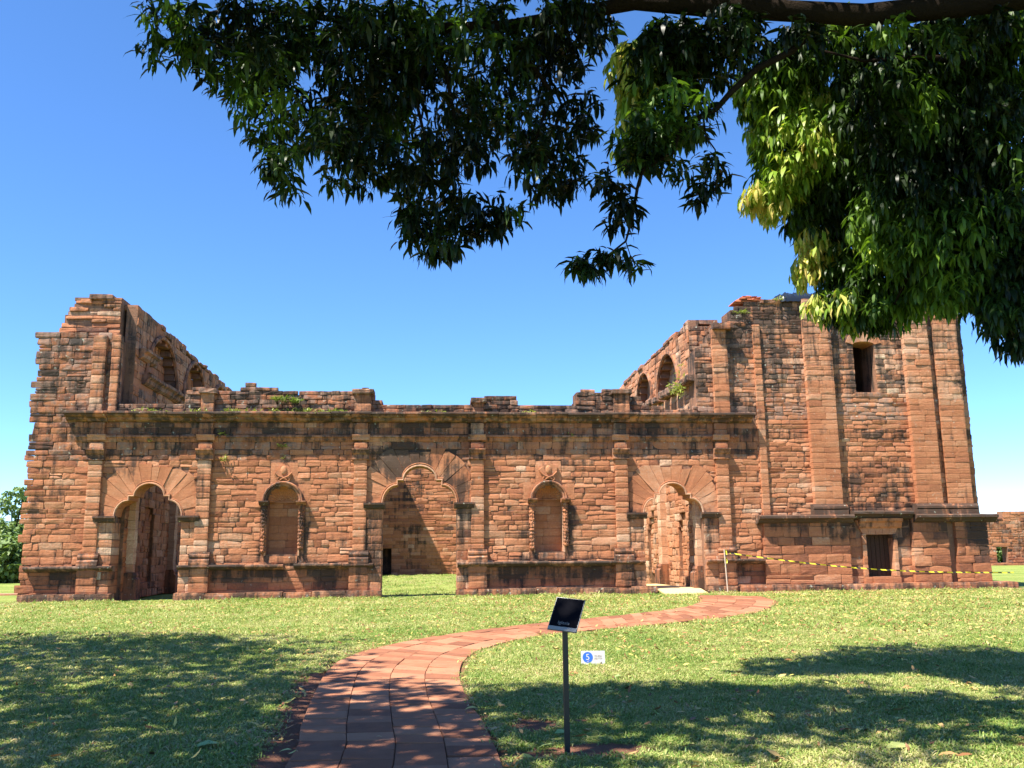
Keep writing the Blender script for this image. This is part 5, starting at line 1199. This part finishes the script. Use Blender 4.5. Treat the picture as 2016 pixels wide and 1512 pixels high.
# --- weeds on the ledges
def weeds(px, py, p, wpx, n, lab, up=.2):
    x, z = fx(px, py), fz(py, px); C = np.array([[x, D-p, z]])+rng.normal(0, 1, (n, 3))*np.array([wpx*D/F/2.2, .06, .03])
    V, H = rosettes(C, 6, up, (1.3, .1), hue=rng.uniform(.2, .95), hs=.25, wd=.018); o = mesh_from(V, H, 'weed', WEED, None, origin=(x, D-p, z)); tag(o, lab, 'weed')
for px, py, w, n, lab in ((300, 815, 50, 22, 'yellow green weeds on the cornice above the left doorway'), (385, 815, 24, 12, 'weeds at the foot of the first parapet pier'), (466, 815, 34, 26, 'thick tuft of weeds on the cornice left of the middle'),
                     (575, 812, 46, 22, 'low weeds on the cornice over the left niche'), (648, 815, 40, 20, 'row of weeds on the cornice right of the left niche'), (555, 789, 16, 22, 'bushy weed growing high on the broken parapet'), (578, 793, 14, 16, 'second bushy weed in the parapet hollow'),
                     (860, 817, 30, 8, 'sparse weeds on the cornice over the middle doorway'), (1040, 817, 30, 6, 'sparse weeds on the cornice between the niches')):
    weeds(px, py, .22, w, n, lab)
for px, py, n, lab, u_ in ((441, 856, 8, 'dark fern hanging under the cornice by the first pilaster', .16), (443, 905, 7, 'green fern rooted in the wall beside the first pilaster', .14), (560, 880, 6, 'small bright plant rooted in the wall above the left niche', .12), (560, 903, 5, 'tiny plant just over the left niche emblem', .1), (1120, 856, 5, 'small green plant in the frieze right of the second niche', .1), (295, 868, 5, 'bright little plant over the left doorway', .12)):
    weeds(px, py, .06, 8, n, lab, u_)
y, z = yz(1335, 765, XR_-.5); C = np.array([[XR_-.55, y, z]])+rng.normal(0, 1, (34, 3))*np.array([.1, .5, .28]); V, H = rosettes(C, 6, .2, (1.2, -.3), hue=.8, hs=.2, wd=.02)
tag(mesh_from(V, H, 'weed', WEED, None, origin=(XR_-.55, y, z)), 'bushy weed on the broken ledge of the right nave wall', 'weed')
for px, py, n, lab in ((1530, 600, 8, 'thin weed on the transept top beside the black sheet'), (1457, 625, 8, 'weed on the broken steps of the transept top')):
    weeds(px, py-8, .1, 14, n, lab)

# ------------------------------------------------------------------ grass, leaf litter
def tuft(i, nb):
    r = np.random.default_rng(100+i); P = np.zeros((nb, 3)); P[:, :2] = r.normal(0, .035, (nb, 2))
    V = leaf_arrays(P, r.uniform(0, 2*np.pi, nb), r.uniform(.35, 1.35, nb), r.uniform(.025, .06, nb), r.uniform(.0024, .0042, nb), r.uniform(.6, 2.2, nb), r.uniform(-.4, .4, nb))
    return V, r.random(nb)
gc = bpy.data.collections.new('grass_tufts')
for i in range(5):
    V, H = tuft(i, 26); o = mesh_from(V, H, 'grass_tuft', GRASS); COL.objects.unlink(o); gc.objects.link(o)
def gpoints():
    out = []
    for (y0, y1, dens, sc) in ((5.5, 9.5, 400, 1.2), (9.5, 13, 300, 1.2), (13, 18, 150, 1.35), (18, 25, 70, 1.7), (25, 32.9, 34, 2.1), (35, 61, 5, 2.6)):
        xa, xb = (lambda y: (-.50*y-.6, .72*y+.6))(y1); n = int((xb-xa)*(y1-y0)*dens); X = rng.uniform(xa, xb, n); Y = rng.uniform(y0, y1, n)
        dpp = distpath(X, Y); m = (X > -.50*Y-.6) & (X < .72*Y+.6) & (~inpoly(X, Y, PATHPOLY) | ((dpp < .05) & (rng.random(n) < .35)))
        if y0 >= 35: m &= (X > -9) & (X < 9)
        X, Y = X[m], Y[m]; s = soil_np(X, Y); q = rng.random(len(X)) > s*1.25
        X, Y = X[q], Y[q]; cl = np.array([noise.noise(Vector((x*1.1, y*1.1, 7))) for x, y in zip(X, Y)])
        out.append(np.stack([X, Y, np.full(len(X), 0.0), sc*(1+.35*cl)*rng.uniform(.75, 1.3, len(X))], 1))
    n = 900; X = rng.uniform(-14.2, 21.5, n); Y = rng.uniform(32.55, 32.93, n)          # longer tufts left standing along the wall foot
    m = ~inpoly(X, Y, PATHPOLY)
    for c, sp, hw, top in DOORS: m &= np.abs(X-c) > hw*.8
    X, Y = X[m], Y[m]; cl = np.array([noise.noise(Vector((x*.9, 3, 2))) for x in X]); q = rng.random(len(X)) < .35+cl*1.2; X, Y = X[q], Y[q]
    out.append(np.stack([X, Y, np.zeros(len(X)), rng.uniform(1.8, 4.2, len(X))], 1))
    return np.concatenate(out)
G = gpoints(); print('grass tufts', len(G))
me = bpy.data.meshes.new('grass'); me.vertices.add(len(G)); co = G[:, :3].copy(); co[:, 2] = [hgt(x, y)-.004 for x, y in co[:, :2]]
me.vertices.foreach_set('co', co.astype(np.float32).ravel()); a = me.attributes.new('sc', 'FLOAT', 'POINT'); a.data.foreach_set('value', G[:, 3].astype(np.float32))
me.materials.append(GRASS)
go = bpy.data.objects.new('grass', me); COL.objects.link(go); tag(go, 'short mown green and straw coloured grass of the lawn', kind='stuff')
ng = bpy.data.node_groups.new('grass_scatter', 'GeometryNodeTree'); ng.interface.new_socket('Geometry', in_out='INPUT', socket_type='NodeSocketGeometry'); ng.interface.new_socket('Geometry', in_out='OUTPUT', socket_type='NodeSocketGeometry')
gi, gou = ng.nodes.new('NodeGroupInput'), ng.nodes.new('NodeGroupOutput'); ip = ng.nodes.new('GeometryNodeInstanceOnPoints'); ci = ng.nodes.new('GeometryNodeCollectionInfo')
ci.inputs['Collection'].default_value = gc; ci.inputs['Separate Children'].default_value = True; ci.inputs['Reset Children'].default_value = True
na = ng.nodes.new('GeometryNodeInputNamedAttribute'); na.data_type = 'FLOAT'; na.inputs['Name'].default_value = 'sc'
rv = ng.nodes.new('FunctionNodeRandomValue'); rv.data_type = 'FLOAT_VECTOR'; rv.inputs['Min'].default_value = (-.12, -.12, 0); rv.inputs['Max'].default_value = (.12, .12, 6.283)
mp = ng.nodes.new('GeometryNodeMeshToPoints'); ng.links.new(gi.outputs[0], mp.inputs[0]); ng.links.new(mp.outputs[0], ip.inputs['Points'])
ng.links.new(ci.outputs[0], ip.inputs['Instance']); ip.inputs['Pick Instance'].default_value = True; ng.links.new(rv.outputs['Value'], ip.inputs['Rotation'])
ng.links.new(na.outputs['Attribute'], ip.inputs['Scale']); ng.links.new(ip.outputs[0], gou.inputs[0])
md = go.modifiers.new('scatter', 'NODES'); md.node_group = ng
def litter(n, y0, y1, size, xr=None, up=.02, near=False):
    X = rng.uniform(-.5*y1, .72*y1, n) if xr is None else rng.uniform(xr[0], xr[1], n); Y = y0+(y1-y0)*rng.random(n)**.8
    m = (X > -.5*Y-.5) & (X < .72*Y+.5) & ((~inpoly(X, Y, PATHPOLY)) | (rng.random(n) < .04)); X, Y = X[m], Y[m]; N_ = len(X)
    P = np.stack([X, Y, rng.uniform(.012, up+.02, N_)], 1)
    L_ = size*rng.uniform(.5, 1.2, N_); return leaf_arrays(P, rng.uniform(0, 6.28, N_), rng.uniform(-.25, .45, N_), L_, L_*rng.uniform(.12, .2, N_), rng.uniform(-.8, 1.4, N_), rng.uniform(-.7, .7, N_)), rng.beta(1.6, 1.5, N_)
A = [litter(500, 6.8, 11, .12, up=.03), litter(3200, 11, 20, .10, up=.05), litter(7000, 18, 32.5, .11, (-15, 22), .06), litter(4200, 13, 31, .11, (1.5, 20), .07)]
e0 = rng.uniform(0, 1, 420); SLn = np.array([tuple(p) for p in SL]); SRn = np.array([tuple(p) for p in SR])
idx = rng.integers(8, 60, 420); sd = np.where(rng.random(420)[:, None] < .62, SLn[idx]-np.array([.22, 0]), SRn[idx]+np.array([.2, 0]))+rng.normal(0, .12, (420, 2))
P = np.stack([sd[:, 0], sd[:, 1], np.full(420, .015)], 1); L_ = rng.uniform(.04, .12, 420); A.append((leaf_arrays(P, rng.uniform(0, 6.28, 420), rng.uniform(-.1, .4, 420), L_, L_*.17, rng.uniform(-.5, 1.2, 420), rng.uniform(-.5, .5, 420)), rng.beta(1.3, 1.6, 420)))
V = np.concatenate([a[0] for a in A]); H = np.concatenate([a[1] for a in A])
tag(mesh_from(V, H, 'leaf_litter', LITTER), 'scattered dry yellow and brown leaves over the lawn', kind='stuff')
# the larger fallen leaves of the foreground, each one a thing
FL = [(1745,1482,.34,.95),(1700,1442,.2,.9),(1655,1447,.2,.3),(430,1470,.26,1.0),(395,1475,.2,.95),(585,1465,.14,.7),(940,1400,.16,.8),(965,1422,.2,.85),(985,1440,.16,.6),(1005,1470,.15,.9),(1020,1500,.16,.85),(1092,1452,.2,1.0),(1100,1475,.22,1.0),
      (1080,1500,.15,.88),(1145,1500,.14,.9),(1205,1495,.14,.4),(1400,1310,.2,.6),(1380,1322,.16,.75),(1225,1335,.22,1.0),(1240,1330,.2,1.0),(740,1458,.07,.8),(800,1170,.1,.5),(150,1375,.12,.4),(75,1430,.12,.55),(325,1357,.13,.4),(300,1345,.14,.2),(470,1385,.14,.6),(1890,1495,.2,.5),(1960,1440,.2,.7),(1560,1320,.15,.9),(1490,1380,.14,.35),(1450,1370,.14,.6),(1120,1375,.16,1.0),(1800,1340,.13,.5),(1330,1410,.15,.7)]
for px, py, ln_, hue in FL:
    x, y = gnd(px, py); kx = np.array([[x, y, .035]]); V = leaf_arrays(kx, rng.uniform(-.8, .8, 1)+(0 if rng.random() < .5 else 3.14), np.array([.2]), np.array([ln_*.85]), np.array([ln_*.14]), np.array([.7]), rng.uniform(-.3, .6, 1))
    kind = 'green' if hue > .93 else ('yellow' if hue > .72 else 'dry tan' if hue > .45 else 'brown')
    o = mesh_from(V, np.array([hue]), 'fallen_leaf', LITTER, None, origin=(x, y, 0))
    where = ('left of the brick path' if px < 620 else 'on the paving tiles' if px < 900 else ('on bare soil just right of the path' if py < 1460 else 'right of the path, low in view') if px < 1030 else 'near the foot of the sign post' if px < 1215 and py > 1440 else 'close to the numbered board' if px < 1260 and py < 1380 else 'on the sunny grass right of the numbered board' if py < 1335 else 'in the shade low on the right lawn' if py > 1430 else 'in the shade right of the sign post')
    size_ = 'large ' if ln_ > .19 else 'small ' if ln_ < .135 else ''
    where += ', low in view' if py > 1460 and px < 620 else ''
    tag(o, f'{size_}{kind} fallen leaf lying {where}', 'leaf', 'large fallen leaves on the near lawn')
